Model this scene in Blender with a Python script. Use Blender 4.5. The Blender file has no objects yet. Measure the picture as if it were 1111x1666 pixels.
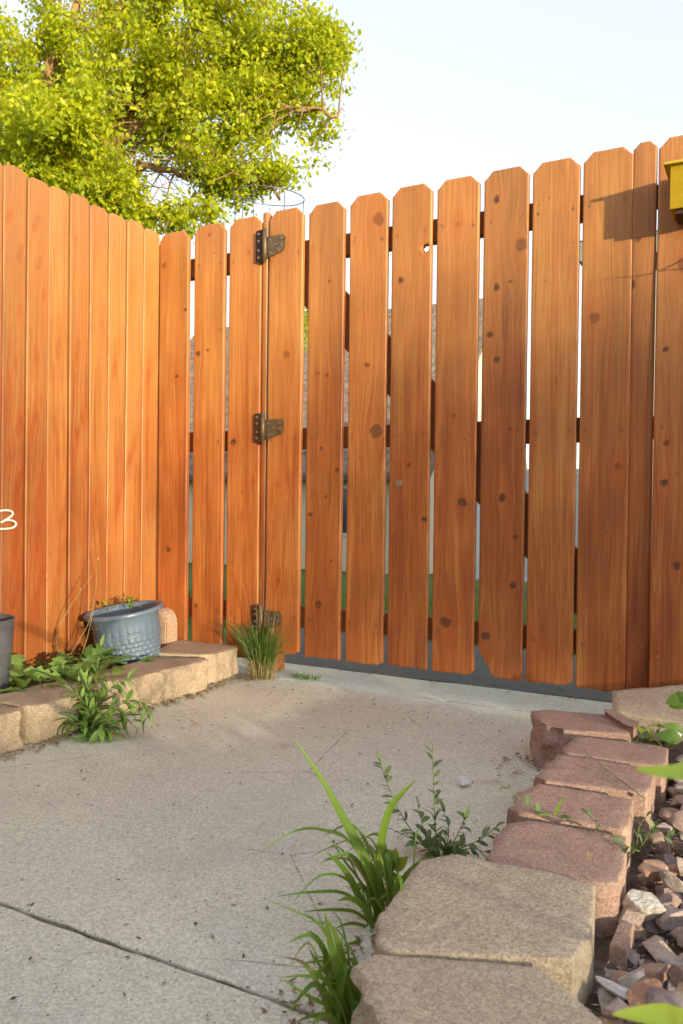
import bpy, bmesh, math, random
import numpy as np
from mathutils import Vector, Matrix, Quaternion

random.seed(11)
rng = np.random.default_rng(11)
sc = bpy.context.scene
COL = sc.collection

# ------------------------------------------------------------------ camera
FPX, IW, IH = 1320.35, 1111.0, 1666.0
YAW, PITCH, ROLL = math.radians(28.068), math.radians(-0.689), math.radians(0.669)
CAM = Vector((2.1156, -2.4473, 0.6292))
_f = Vector((-math.sin(YAW) * math.cos(PITCH), math.cos(YAW) * math.cos(PITCH), math.sin(PITCH)))
_r0 = Vector((math.cos(YAW), math.sin(YAW), 0))
_u0 = _r0.cross(_f)
_r = math.cos(ROLL) * _r0 + math.sin(ROLL) * _u0
_u = -math.sin(ROLL) * _r0 + math.cos(ROLL) * _u0
cam_data = bpy.data.cameras.new('camera')
cam = bpy.data.objects.new('camera', cam_data)
COL.objects.link(cam)
cam.matrix_world = Matrix(((_r.x, _u.x, -_f.x, CAM.x), (_r.y, _u.y, -_f.y, CAM.y), (_r.z, _u.z, -_f.z, CAM.z), (0, 0, 0, 1)))
cam_data.sensor_fit = 'VERTICAL'
cam_data.sensor_height = 36.0
cam_data.sensor_width = 24.0
cam_data.lens = 36.0 * FPX / IH
cam_data.clip_start = 0.02
cam_data.clip_end = 2000
cam_data.dof.use_dof = True
cam_data.dof.focus_distance = 2.0
cam_data.dof.aperture_fstop = 10.0
sc.camera = cam

# ------------------------------------------------------------------ sky, sun, exposure
SUN_TO = Vector((0.865, -0.50, 0)).normalized()
SUN_EL = math.radians(5.8)
SUN_VEC = Vector((SUN_TO.x * math.cos(SUN_EL), SUN_TO.y * math.cos(SUN_EL), math.sin(SUN_EL)))
world = bpy.data.worlds.new('World')
sc.world = world
world.use_nodes = True
wn = world.node_tree
wn.nodes.clear()
sky = wn.nodes.new('ShaderNodeTexSky')
sky.sky_type = 'NISHITA'
sky.sun_disc = False
sky.sun_elevation = SUN_EL
sky.sun_rotation = math.atan2(SUN_TO.x, SUN_TO.y)
sky.air_density = 1.0
sky.dust_density = 0.5
sky.ozone_density = 1.0
hs = wn.nodes.new('ShaderNodeHueSaturation')
hs.inputs['Saturation'].default_value = 0.6
bgn = wn.nodes.new('ShaderNodeBackground')
bgn.inputs['Strength'].default_value = 0.15
wo = wn.nodes.new('ShaderNodeOutputWorld')
wn.links.new(sky.outputs[0], hs.inputs['Color'])
veil = wn.nodes.new('ShaderNodeMix'); veil.data_type = 'RGBA'; veil.blend_type = 'ADD'   # thin even high cloud
veil.inputs[0].default_value = 1.0
veil.inputs[7].default_value = (1.17, 1.19, 1.38, 1)
half = wn.nodes.new('ShaderNodeVectorMath'); half.operation = 'SCALE'; half.inputs['Scale'].default_value = 0.5
wn.links.new(hs.outputs[0], half.inputs[0])
wn.links.new(half.outputs[0], veil.inputs[6])
wn.links.new(veil.outputs[2], bgn.inputs['Color'])
wn.links.new(bgn.outputs[0], wo.inputs['Surface'])

sun_data = bpy.data.lights.new('sun', 'SUN')
sun_data.energy = 2.35
sun_data.angle = math.radians(0.75)
sun_data.color = (1.0, 0.86, 0.60)
sun = bpy.data.objects.new('sun', sun_data)
COL.objects.link(sun)
sun.rotation_euler = SUN_VEC.to_track_quat('Z', 'Y').to_euler()
sun.location = (6, -3, 5)

sc.view_settings.view_transform = 'Standard'
sc.view_settings.look = 'None'
sc.view_settings.gamma = 1.0
sc.view_settings.exposure = 1.74
sc.render.engine = 'CYCLES'
sc.cycles.use_denoising = True
sc.cycles.max_bounces = 6
sc.cycles.use_adaptive_sampling = True
sc.cycles.adaptive_threshold = 0.025
sc.cycles.diffuse_bounces = 3
sc.cycles.transmission_bounces = 4
sc.cycles.caustics_reflective = False
sc.cycles.caustics_refractive = False

# ------------------------------------------------------------------ helpers
def at(px, py, depth):
    """world point on the sight line of a photo pixel at a given depth"""
    return CAM + depth * (_f + _r * ((px - IW / 2) / FPX) - _u * ((py - IH / 2) / FPX))

def tag(o, label=None, cat=None, group=None, kind=None):
    if label: o['label'] = label
    if cat: o['category'] = cat
    if group: o['group'] = group
    if kind: o['kind'] = kind
    return o

def empty(name, loc=(0, 0, 0), rz=0.0):
    o = bpy.data.objects.new(name, None)
    o.empty_display_size = 0.1
    COL.objects.link(o)
    o.location = loc
    o.rotation_euler = (0, 0, rz)
    return o

def link_mesh(name, me, mat=None, parent=None, matrix=None):
    o = bpy.data.objects.new(name, me)
    COL.objects.link(o)
    if mat is not None and not me.materials:
        me.materials.append(mat)
    if parent is not None:
        o.parent = parent
    if matrix is not None:
        o.matrix_local = matrix
    return o

def mk(name, V, F, mat=None, parent=None, smooth=False, matrix=None):
    me = bpy.data.meshes.new(name)
    me.from_pydata([tuple(map(float, v)) for v in V], [], [tuple(int(i) for i in f) for f in F])
    me.update()
    if smooth:
        me.polygons.foreach_set('use_smooth', [True] * len(me.polygons))
    return link_mesh(name, me, mat, parent, matrix)

def mk_np(name, V, Q, mat=None, parent=None, smooth=False, matrix=None, n=4):
    """numpy verts (N,3), faces (M,n)"""
    me = bpy.data.meshes.new(name)
    V = np.asarray(V, dtype=np.float32); Q = np.asarray(Q, dtype=np.int32)
    me.vertices.add(len(V)); me.vertices.foreach_set('co', V.ravel())
    me.loops.add(Q.size); me.loops.foreach_set('vertex_index', Q.ravel())
    me.polygons.add(len(Q)); me.polygons.foreach_set('loop_start', np.arange(len(Q), dtype=np.int32) * n)
    if smooth:
        me.polygons.foreach_set('use_smooth', np.ones(len(Q), dtype=bool))
    me.update(calc_edges=True)
    return link_mesh(name, me, mat, parent, matrix)

def bm_obj(name, bm, mat=None, parent=None, smooth=False, matrix=None):
    me = bpy.data.meshes.new(name)
    bmesh.ops.recalc_face_normals(bm, faces=bm.faces[:])
    bm.to_mesh(me); bm.free()
    if smooth:
        me.polygons.foreach_set('use_smooth', [True] * len(me.polygons))
    return link_mesh(name, me, mat, parent, matrix)

def box_bm(x0, x1, y0, y1, z0, z1, bev=0.0, seg=1):
    bm = bmesh.new()
    bmesh.ops.create_cube(bm, size=1.0)
    for v in bm.verts:
        v.co = Vector((x0 + (v.co.x + .5) * (x1 - x0), y0 + (v.co.y + .5) * (y1 - y0), z0 + (v.co.z + .5) * (z1 - z0)))
    if bev > 0:
        bmesh.ops.bevel(bm, geom=bm.edges[:], offset=bev, segments=seg, affect='EDGES', profile=0.5)
    return bm

def box(name, x0, x1, y0, y1, z0, z1, mat, parent=None, bev=0.0, seg=1):
    return bm_obj(name, box_bm(x0, x1, y0, y1, z0, z1, bev, seg), mat, parent)

def tube_geo(pts, radii, n=6, cap=True):
    pts = [Vector(p) for p in pts]
    if not hasattr(radii, '__len__'):
        radii = [radii] * len(pts)
    V, F = [], []
    up = Vector((0, 0, 1))
    prev = None
    for i, p in enumerate(pts):
        t = (pts[min(i + 1, len(pts) - 1)] - pts[max(i - 1, 0)])
        t = t.normalized() if t.length > 1e-9 else Vector((0, 0, 1))
        if prev is None:
            a = t.cross(up)
            if a.length < 1e-3: a = t.cross(Vector((1, 0, 0)))
            a.normalize()
        else:
            a = (prev - t * prev.dot(t))
            a = a.normalized() if a.length > 1e-6 else t.orthogonal().normalized()
        b = t.cross(a)
        prev = a
        for k in range(n):
            an = 2 * math.pi * k / n
            V.append(p + (a * math.cos(an) + b * math.sin(an)) * radii[i])
    for i in range(len(pts) - 1):
        for k in range(n):
            F.append((i * n + k, i * n + (k + 1) % n, (i + 1) * n + (k + 1) % n, (i + 1) * n + k))
    if cap:
        F.append(tuple(range(n))[::-1]); F.append(tuple(range((len(pts) - 1) * n, len(pts) * n)))
    return V, F

def tube(name, pts, radii, mat, parent=None, n=6):
    V, F = tube_geo(pts, radii, n)
    return mk(name, V, F, mat, parent, smooth=True)

def multi(geos):
    V, F = [], []
    for v, f in geos:
        b = len(V); V += list(v); F += [tuple(i + b for i in q) for q in f]
    return V, F

def smooth_path(pts, n=6):
    """Catmull-Rom"""
    pts = [Vector(p) for p in pts]
    out = []
    for i in range(len(pts) - 1):
        p0, p1, p2, p3 = pts[max(i - 1, 0)], pts[i], pts[i + 1], pts[min(i + 2, len(pts) - 1)]
        for k in range(n):
            t = k / n
            out.append(0.5 * ((2 * p1) + (-p0 + p2) * t + (2 * p0 - 5 * p1 + 4 * p2 - p3) * t * t + (-p0 + 3 * p1 - 3 * p2 + p3) * t ** 3))
    out.append(pts[-1])
    return out

_lat = rng.random((64, 64))
def vn(x, y, seed=0):
    """value noise 0..1"""
    x = np.asarray(x, float) + seed * 7.31; y = np.asarray(y, float) + seed * 3.17
    xi = np.floor(x).astype(int); yi = np.floor(y).astype(int)
    fx = x - xi; fy = y - yi
    fx = fx * fx * (3 - 2 * fx); fy = fy * fy * (3 - 2 * fy)
    a = _lat[xi % 64, yi % 64]; b = _lat[(xi + 1) % 64, yi % 64]
    c = _lat[xi % 64, (yi + 1) % 64]; d = _lat[(xi + 1) % 64, (yi + 1) % 64]
    return (a * (1 - fx) + b * fx) * (1 - fy) + (c * (1 - fx) + d * fx) * fy

# ------------------------------------------------------------------ materials
class NT:
    def __init__(s, name):
        s.m = bpy.data.materials.new(name); s.m.use_nodes = True
        s.t = s.m.node_tree; s.t.nodes.clear()
        s.out = s.t.nodes.new('ShaderNodeOutputMaterial')
    def n(s, typ, **kw):
        nd = s.t.nodes.new(typ)
        for k, v in kw.items():
            if k in nd.inputs.keys(): s.set(nd.inputs[k], v)
            else: setattr(nd, k, v)
        return nd
    def set(s, inp, v):
        if isinstance(v, bpy.types.NodeSocket): s.t.links.new(v, inp)
        else: inp.default_value = v
    def math(s, op, a, b=None, c=None, clamp=False):
        nd = s.t.nodes.new('ShaderNodeMath'); nd.operation = op; nd.use_clamp = clamp
        for i, v in enumerate((a, b, c)):
            if v is not None: s.set(nd.inputs[i], v)
        return nd.outputs[0]
    def mix(s, fac, a, b, mode='MIX'):
        nd = s.t.nodes.new('ShaderNodeMix'); nd.data_type = 'RGBA'; nd.blend_type = mode
        s.set(nd.inputs[0], fac)
        for i, v in ((6, a), (7, b)):
            if isinstance(v, tuple) and len(v) == 3: v = (*v, 1)
            s.set(nd.inputs[i], v)
        return nd.outputs[2]
    def ramp(s, fac, stops, interp='LINEAR'):
        nd = s.t.nodes.new('ShaderNodeValToRGB'); cr = nd.color_ramp; cr.interpolation = interp
        while len(cr.elements) > 1: cr.elements.remove(cr.elements[0])
        for i, (p, c) in enumerate(stops):
            e = cr.elements[0] if i == 0 else cr.elements.new(p)
            e.position = p
            e.color = (*c, 1) if hasattr(c, '__len__') else (c, c, c, 1)
        s.set(nd.inputs[0], fac)
        return nd.outputs[0]
    def noise(s, vec=None, scale=5., detail=3., rough=.55, dist=0., dim='3D'):
        nd = s.t.nodes.new('ShaderNodeTexNoise'); nd.noise_dimensions = dim
        if vec is not None: s.set(nd.inputs['Vector'], vec)
        nd.inputs['Scale'].default_value = scale; nd.inputs['Detail'].default_value = detail
        nd.inputs['Roughness'].default_value = rough; nd.inputs['Distortion'].default_value = dist
        return nd.outputs[0]
    def voro(s, vec=None, scale=5., feature='F1'):
        nd = s.t.nodes.new('ShaderNodeTexVoronoi'); nd.feature = feature
        if vec is not None: s.set(nd.inputs['Vector'], vec)
        nd.inputs['Scale'].default_value = scale
        return nd
    def vscale(s, vec, sc_):
        nd = s.t.nodes.new('ShaderNodeVectorMath'); nd.operation = 'MULTIPLY'
        s.set(nd.inputs[0], vec); nd.inputs[1].default_value = sc_
        return nd.outputs[0]
    def bump(s, h, strength=.3, dist=.01, normal=None):
        nd = s.t.nodes.new('ShaderNodeBump'); nd.inputs['Strength'].default_value = strength
        nd.inputs['Distance'].default_value = dist
        s.set(nd.inputs['Height'], h)
        if normal is not None: s.set(nd.inputs['Normal'], normal)
        return nd.outputs[0]
    def coord(s, which='Object'):
        return s.t.nodes.new('ShaderNodeTexCoord').outputs[which]
    def geo(s, which): return s.t.nodes.new('ShaderNodeNewGeometry').outputs[which]
    def objrand(s): return s.t.nodes.new('ShaderNodeObjectInfo').outputs['Random']
    def bsdf(s, color, rough=.8, normal=None, metal=0., spec=.5, **kw):
        nd = s.t.nodes.new('ShaderNodeBsdfPrincipled')
        if isinstance(color, tuple) and len(color) == 3: color = (*color, 1)
        s.set(nd.inputs['Base Color'], color); s.set(nd.inputs['Roughness'], rough)
        s.set(nd.inputs['Metallic'], metal); nd.inputs['Specular IOR Level'].default_value = spec
        if normal is not None: s.set(nd.inputs['Normal'], normal)
        for k, v in kw.items(): s.set(nd.inputs[k], v)
        s.t.links.new(nd.outputs[0], s.out.inputs[0])
        return s.m

def mat_wood(name, light, mid, dark, halo_c, knot_c, wear=.5):
    N = NT(name)
    a = N.n('ShaderNodeAttribute', attribute_name='grain').outputs['Vector']
    k = N.n('ShaderNodeAttribute', attribute_name='knots').outputs['Vector']
    sx = N.n('ShaderNodeSeparateXYZ', Vector=a); kx = N.n('ShaderNodeSeparateXYZ', Vector=k)
    gx, gz, tone = sx.outputs; core, halo, rad = kx.outputs
    def vec(mx, mz):
        return N.n('ShaderNodeCombineXYZ', X=N.math('MULTIPLY', gx, mx), Y=N.math('MULTIPLY', gz, mz), Z=N.math('MULTIPLY', tone, 9.)).outputs[0]
    fine = N.noise(vec(420, 5), 1., 3., .6)
    med = N.noise(vec(95, 1.6), 1., 3., .55, .2)
    big = N.noise(vec(16, 1.1), 1., 3., .55)
    ringn = N.noise(vec(22, .8), 1., 1.5, .5)
    ring = N.math('SINE', N.math('MULTIPLY_ADD', ringn, 75., N.math('MULTIPLY', gx, 300.)))
    ring = N.math('MULTIPLY_ADD', ring, .5, .5)
    g = N.math('ADD', N.math('MULTIPLY', med, .55), N.math('MULTIPLY', fine, .38))
    g = N.math('SUBTRACT', g, .09)
    g = N.math('ADD', g, N.math('MULTIPLY', ring, .13))
    g = N.math('ADD', g, N.math('MULTIPLY', N.math('SUBTRACT', big, .5), .6))
    g = N.math('ADD', g, N.math('MULTIPLY', N.math('SUBTRACT', tone, .5), .55))
    patch = N.noise(vec(9, 2.6), 1., 4., .6)
    g = N.math('ADD', g, N.math('MULTIPLY', N.math('SUBTRACT', patch, .5), .75))
    col = N.ramp(g, [(.16, light), (.45, mid), (.80, dark)])
    hue = N.noise(vec(5, 1.3), 1., 2., .5)
    col = N.mix(N.ramp(hue, [(.42, 0.), (.66, .5)]), col, N.mix(1., col, (1.06, .80, .62), 'MULTIPLY'))
    col = N.mix(N.math('MULTIPLY', halo, .75, clamp=True), col, halo_c)
    kn_ = N.math('MULTIPLY_ADD', N.math('SUBTRACT', med, .5), .9, rad)
    kr = N.math('MULTIPLY_ADD', N.math('SINE', N.math('MULTIPLY', kn_, 17.)), .3, .7)
    kc = N.mix(kr, (knot_c[0] * .5, knot_c[1] * .5, knot_c[2] * .5), (knot_c[0] * 2.1, knot_c[1] * 1.9, knot_c[2] * 1.6))
    kc = N.mix(N.ramp(kn_, [(.06, .9), (.24, 0.), (.70, 0.), (.95, .85)]), kc, (knot_c[0] * .3, knot_c[1] * .3, knot_c[2] * .35))
    col = N.mix(core, col, kc)
    crack = N.noise(vec(300, 1.3), 1., 2., .5)
    crk = N.math('MULTIPLY', N.ramp(crack, [(.70, 0.), (.735, 1.)]), N.ramp(N.noise(vec(30, 3.), 1., 2., .5), [(.48, 0.), (.6, .75)]))
    col = N.mix(crk, col, (dark[0] * .4, dark[1] * .4, dark[2] * .45))
    brown = N.ramp(tone, [(.52, 0.), (.78, .35)])
    col = N.mix(brown, col, N.mix(1., col, (.80, .90, 1.12), 'MULTIPLY'))
    # pale scuffs where the stain has worn off, and grey streaks
    sp = N.noise(vec(200, 45), 1., 3., .6)
    reg = N.noise(vec(14, 2.2), 1., 2., .5)
    w = N.math('MULTIPLY', N.ramp(sp, [(.64, 0.), (.70, 1.)]), N.ramp(reg, [(.52, 0.), (.68, wear)]))
    col = N.mix(w, col, (.55, .36, .19))
    streak = N.noise(vec(60, 1.2), 1., 2., .5)
    col = N.mix(N.ramp(streak, [(.60, 0.), (.78, .30)]), col, (dark[0] * .55, dark[1] * .6, dark[2] * .8))
    # paler towards the board tops, in ragged streaks
    zo = N.n('ShaderNodeSeparateXYZ', Vector=N.coord('Object')).outputs[2]
    run = N.math('MULTIPLY_ADD', N.noise(vec(55, .6), 1., 3., .65), 2.2, N.math('MULTIPLY', tone, -.35))
    fade = N.ramp(N.math('ADD', N.math('MULTIPLY', zo, .9), N.math('MULTIPLY', N.math('SUBTRACT', run, .95), .8)), [(.62, 0.), (1.05, .24)])
    fade = N.math('MULTIPLY', fade, N.math('SUBTRACT', 1., core))
    col = N.mix(fade, col, (.53, .32, .085))
    h = N.math('ADD', N.math('MULTIPLY', fine, .6), N.math('MULTIPLY', med, .7))
    h = N.math('ADD', h, N.math('MULTIPLY', ring, .12))
    h = N.math('SUBTRACT', h, N.math('MULTIPLY', core, .5))
    h = N.math('SUBTRACT', h, N.math('MULTIPLY', crk, .6))
    nrm = N.bump(h, .5, .0028)
    rough = N.math('MULTIPLY_ADD', fine, .25, .42)
    return N.bsdf(col, rough, nrm, spec=.6)

M = {}
M['wood'] = mat_wood('gate_wood', (.52, .215, .054), (.385, .116, .022), (.215, .058, .012), (.40, .080, .007), (.070, .026, .010))
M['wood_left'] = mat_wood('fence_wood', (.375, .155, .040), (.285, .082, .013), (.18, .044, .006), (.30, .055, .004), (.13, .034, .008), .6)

def mat_simple_wood(name, a, b):
    N = NT(name)
    co = N.coord()
    n1 = N.noise(N.vscale(co, (90, 90, 5)), 1., 3.)
    n2 = N.noise(co, 9., 2.)
    col = N.mix(N.math('MULTIPLY_ADD', n1, .8, N.math('MULTIPLY', n2, .2), clamp=True), a, b)
    return N.bsdf(col, .8, N.bump(n1, .3, .003), spec=.2)
M['rail'] = mat_simple_wood('rail_wood', (.17, .058, .022), (.30, .11, .04))

def mat_concrete(name='path_concrete', k=1.0, tint=(1., 1., 1.)):
    N = NT(name)
    co = N.coord('Object')
    big = N.noise(co, 1.6, 4., .6)
    midn = N.noise(co, 14., 4., .6)
    fine = N.noise(co, 330., 2., .7)
    grit = N.voro(co, 300.)
    g2 = N.voro(co, 150.)
    base = N.ramp(big, [(.30, (.53, .535, .425)), (.5, (.635, .64, .505)), (.72, (.705, .71, .56))])
    base = N.mix(N.ramp(midn, [(.35, .35), (.65, 0.)]), base, (.505, .505, .40))
    sep = N.n('ShaderNodeSeparateColor', Color=grit.outputs['Color']).outputs[0]
    base = N.mix(.55, base, N.mix(sep, (.37, .37, .285), (.84, .835, .67)))
    base = N.mix(N.ramp(fine, [(.28, .45), (.42, 0.)]), base, (.15, .135, .115))
    base = N.mix(N.ramp(fine, [(.62, 0.), (.74, .55)]), base, (.75, .70, .62))
    # dark pits and a few rusty stains
    sp = N.n('ShaderNodeSeparateColor', Color=g2.outputs['Color'])
    pit = N.math('MULTIPLY', N.ramp(g2.outputs['Distance'], [(.16, 1.), (.32, 0.)]), N.ramp(sp.outputs[1], [(.93, 0.), (.95, 1.)]))
    base = N.mix(N.math('MULTIPLY', pit, .8), base, (.07, .06, .05))
    stain = N.noise(co, 3.1, 5., .62, .6)
    base = N.mix(N.ramp(stain, [(.54, 0.), (.60, .12), (.70, .20)]), base, (.36, .345, .30))
    hair = N.voro(N.vscale(co, (1.0, 2.2, 1.)), 1.35, 'DISTANCE_TO_EDGE').outputs['Distance']
    hl = N.math('MULTIPLY', N.ramp(N.math('ADD', hair, N.math('MULTIPLY', N.math('SUBTRACT', N.noise(co, 40., 3.), .5), .012)), [(.0012, 1.), (.0026, 0.)]), N.ramp(N.noise(co, 2.4, 2.), [(.52, 0.), (.6, .6)]))
    base = N.mix(hl, base, (.10, .09, .075))
    rust = N.noise(co, 5.5, 3., .55)
    base = N.mix(N.ramp(rust, [(.66, 0.), (.76, .45)]), base, (.42, .27, .14))
    h = N.math('ADD', N.math('MULTIPLY', fine, .8), N.math('MULTIPLY', midn, .5))
    h = N.math('SUBTRACT', h, pit)
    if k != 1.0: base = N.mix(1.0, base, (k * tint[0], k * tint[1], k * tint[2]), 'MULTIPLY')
    return N.bsdf(base, .9, N.bump(h, .5, .003), spec=.25)
M['concrete'] = mat_concrete()

def mat_block(name, a, b, c):
    N = NT(name)
    co = N.coord('Object')
    big = N.noise(co, 9., 3.)
    fine = N.noise(co, 300., 2., .7)
    g = N.voro(co, 330.)
    s = N.n('ShaderNodeSeparateColor', Color=g.outputs['Color']).outputs[0]
    col = N.mix(N.ramp(big, [(.3, 0.), (.7, 1.)]), a, b)
    col = N.mix(.52, col, N.mix(s, c, (min(1, a[0] * 1.55), min(1, a[1] * 1.55), min(1, a[2] * 1.55))))
    col = N.mix(N.ramp(fine, [(.30, .5), (.44, 0.)]), col, (c[0] * .6, c[1] * .6, c[2] * .6))
    col = N.mix(N.ramp(N.noise(co, 26., 4., .6), [(.56, 0.), (.74, .45)]), col, (a[0] * .62, a[1] * .60, a[2] * .58))
    col = N.mix(N.math('MULTIPLY', N.math('SUBTRACT', N.objrand(), .5), .3, clamp=True), col, b)
    h = N.math('ADD', fine, N.math('MULTIPLY', N.noise(co, 70., 4.), .8))
    return N.bsdf(col, .92, N.bump(h, .55, .004), spec=.2)
M['block_tan'] = mat_block('tan_block', (.47, .385, .275), (.51, .42, .305), (.25, .195, .13))
M['block_red'] = mat_block('red_block', (.375, .252, .195), (.415, .285, .225), (.20, .12, .088))
M['block_left'] = mat_block('buff_block', (.385, .30, .21), (.43, .34, .24), (.22, .155, .10))

def mat_noise(name, a, b, scale=20., rough=.9, bump=.4, dist=.01, detail=4.):
    N = NT(name)
    co = N.coord('Object')
    n = N.noise(co, scale, detail, .6)
    col = N.ramp(n, [(.32, a), (.68, b)])
    return N.bsdf(col, rough, N.bump(n, bump, dist), spec=.25)
M['soil'] = mat_noise('bed_soil', (.07, .045, .03), (.19, .13, .085), 45.)
M['gravelsoil'] = mat_noise('rock_bed_soil', (.06, .045, .035), (.16, .12, .095), 60.)
M['litter'] = mat_noise('dry_litter', (.13, .075, .04), (.34, .22, .13), 60.)
M['debris'] = mat_noise('ground_specks', (.035, .028, .022), (.12, .09, .065), 60.)

def mat_rock(name, c):
    N = NT(name)
    co = N.coord('Object')
    r = N.objrand()
    base = N.mix(r, tuple(v * .8 for v in c), tuple(min(1, v * 1.2) for v in c))
    n = N.noise(co, 2.2, 5., .65)
    col = N.mix(N.ramp(n, [(.35, .5), (.6, 0.)]), base, (c[0] * .5, c[1] * .45, c[2] * .45))
    col = N.mix(N.ramp(N.noise(co, 5., 4., .6), [(.56, 0.), (.72, .45)]), col, (.50, .42, .36))
    return N.bsdf(col, .78, N.bump(N.noise(co, 6., 5., .7), .5, .1), spec=.3)
ROCKC = [('brown', (.46, .33, .265)), ('dusky purple', (.43, .335, .31)), ('rust red', (.52, .325, .23)), ('grey', (.50, .45, .40)), ('pinkish tan', (.60, .47, .375))]
ROCKM = [mat_rock(n.replace(' ', '_') + '_stone', c) for n, c in ROCKC]
M['rock_white'] = mat_noise('pale_stone', (.48, .43, .36), (.70, .66, .58), 3., .85, .4, .1)
M['white_lump'] = mat_noise('white_lump', (.68, .68, .67), (.86, .85, .83), 4., .8, .4, .05)

def mat_leaf(name, a, b, trans, tw=.4, rough=.5, spec=.4, vary=1.):
    N = NT(name)
    r = N.geo('Random Per Island'); r2 = N.objrand()
    f = N.math('FRACT', N.math('ADD', r, r2))
    col = N.mix(f, a, b)
    vein = N.noise(N.coord('Object'), 40., 2.)
    col = N.mix(N.math('MULTIPLY', vein, .25), col, (a[0] * .6, a[1] * .65, a[2] * .6))
    p = N.t.nodes.new('ShaderNodeBsdfPrincipled')
    N.set(p.inputs['Base Color'], col); p.inputs['Roughness'].default_value = rough
    p.inputs['Specular IOR Level'].default_value = spec
    t = N.t.nodes.new('ShaderNodeBsdfTranslucent')
    N.set(t.inputs['Color'], N.mix(.6, col, trans))
    mx = N.t.nodes.new('ShaderNodeMixShader'); mx.inputs[0].default_value = tw
    N.t.links.new(p.outputs[0], mx.inputs[1]); N.t.links.new(t.outputs[0], mx.inputs[2])
    N.t.links.new(mx.outputs[0], N.out.inputs[0])
    return N.m
M['tree_leaf'] = mat_leaf('tree_leaf', (.19, .28, .012), (.60, .60, .015), (.92, .92, .03), .46)
M['shade_hedge_leaf'] = mat_leaf('shade_hedge_leaf', (.05, .10, .02), (.09, .14, .03), (.15, .22, .03), .25)
M['grass_leaf'] = mat_leaf('grass_leaf', (.12, .23, .03), (.20, .33, .045), (.34, .48, .06), .35, .42)
M['weed_leaf'] = mat_leaf('weed_leaf', (.15, .29, .065), (.27, .42, .10), (.36, .52, .10), .3)
M['knot_leaf'] = mat_leaf('knotweed_leaf', (.13, .21, .08), (.21, .28, .11), (.26, .38, .10), .3)
M['lime_leaf'] = mat_leaf('lime_leaf', (.20, .31, .03), (.28, .38, .045), (.45, .55, .06), .4)
M['lawn_leaf'] = mat_leaf('lawn_leaf', (.06, .14, .015), (.11, .20, .025), (.2, .3, .03), .3)
M['dry_leaf'] = mat_leaf('dry_stalk', (.38, .27, .11), (.52, .40, .19), (.5, .4, .2), .2, .8, .2)
M['dry_grass'] = mat_leaf('dry_grass', (.33, .25, .11), (.45, .36, .17), (.45, .38, .18), .25, .8, .2)
M['stem'] = mat_noise('green_stem', (.10, .15, .035), (.17, .21, .06), 60.)
M['bark'] = mat_noise('tree_bark', (.22, .125, .05), (.38, .24, .11), 14., .9, .8, .03)
M['lawn'] = mat_noise('lawn_ground', (.045, .10, .012), (.09, .16, .022), 6., .95, .5, .03, 6.)
M['earth'] = mat_noise('yard_ground', (.07, .11, .03), (.14, .15, .06), 3., .95, .4, .03, 6.)

def mat_plastic(name, c, rough=.4, var=.12):
    N = NT(name)
    co = N.coord('Object')
    n = N.noise(co, 14., 4., .65)
    f = N.noise(co, 160., 2.)
    col = N.mix(N.ramp(n, [(.4, 0.), (.75, .5)]), c, tuple(min(1, v * 1.2 + .03) for v in c))
    col = N.mix(N.ramp(f, [(.62, 0.), (.78, .25)]), col, (.30, .26, .21))
    return N.bsdf(col, N.math('MULTIPLY_ADD', n, .25, rough - .1), N.bump(f, .08, .002), spec=.5)
M['blue_pot'] = mat_plastic('blue_plastic', (.11, .155, .215), .33)
M['grey_pot'] = mat_plastic('grey_plastic', (.105, .108, .122), .55)
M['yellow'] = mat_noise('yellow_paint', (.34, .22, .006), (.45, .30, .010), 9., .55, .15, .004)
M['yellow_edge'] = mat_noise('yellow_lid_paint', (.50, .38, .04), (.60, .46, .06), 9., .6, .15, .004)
M['dark_wood'] = mat_noise('dark_underside', (.05, .03, .02), (.09, .055, .03), 20.)

def mat_metal(name, a, b, rough=.5, metal=.7):
    N = NT(name)
    co = N.coord('Object')
    n = N.noise(co, 60., 5., .7)
    col = N.ramp(n, [(.32, a), (.66, b)])
    return N.bsdf(col, N.math('MULTIPLY_ADD', n, .3, rough - .15), N.bump(n, .25, .002), metal=metal)
M['hinge'] = mat_metal('hinge_iron', (.11, .075, .04), (.24, .18, .105), .55, .6)
M['hinge_dark'] = mat_metal('hinge_leaf_dark', (.055, .04, .03), (.12, .085, .06), .55, .5)
M['screw'] = mat_metal('screw_steel', (.22, .18, .13), (.38, .32, .25), .45, .8)
M['nail'] = mat_metal('nail_steel', (.20, .12, .07), (.38, .28, .20), .5, .6)
M['wire'] = mat_metal('cage_wire', (.13, .13, .13), (.24, .24, .24), .45, .8)
M['thinwire'] = mat_metal('thin_wire', (.1, .08, .06), (.16, .12, .09), .5, .6)
M['white_cord'] = mat_noise('white_cord', (.62, .57, .50), (.78, .74, .66), 80.)
M['shingle'] = mat_noise('roof_shingle', (.13, .10, .08), (.31, .24, .19), 5., .95, .6, .02, 5.)
M['stucco'] = mat_noise('cream_wall', (.62, .53, .40), (.70, .60, .46), 12., .9, .2, .01)
M['white_vinyl'] = mat_noise('white_vinyl', (.66, .70, .73), (.74, .77, .80), 3., .5, .05, .01)
M['trim'] = mat_noise('grey_green_trim', (.20, .23, .20), (.27, .30, .26), 8., .7, .1, .01)
M['soffit'] = mat_noise('brown_soffit', (.09, .06, .045), (.13, .09, .065), 8., .8, .1, .01)
M['tan_wall'] = mat_noise('tan_wall', (.42, .36, .28), (.5, .43, .34), 12., .9, .2, .01)
M['gutter'] = mat_noise('brown_gutter', (.09, .075, .065), (.13, .11, .10), 8., .6, .1, .01)
def _glass():
    N = NT('window_glass'); return N.bsdf((.04, .05, .06), .08, spec=.6)
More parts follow.
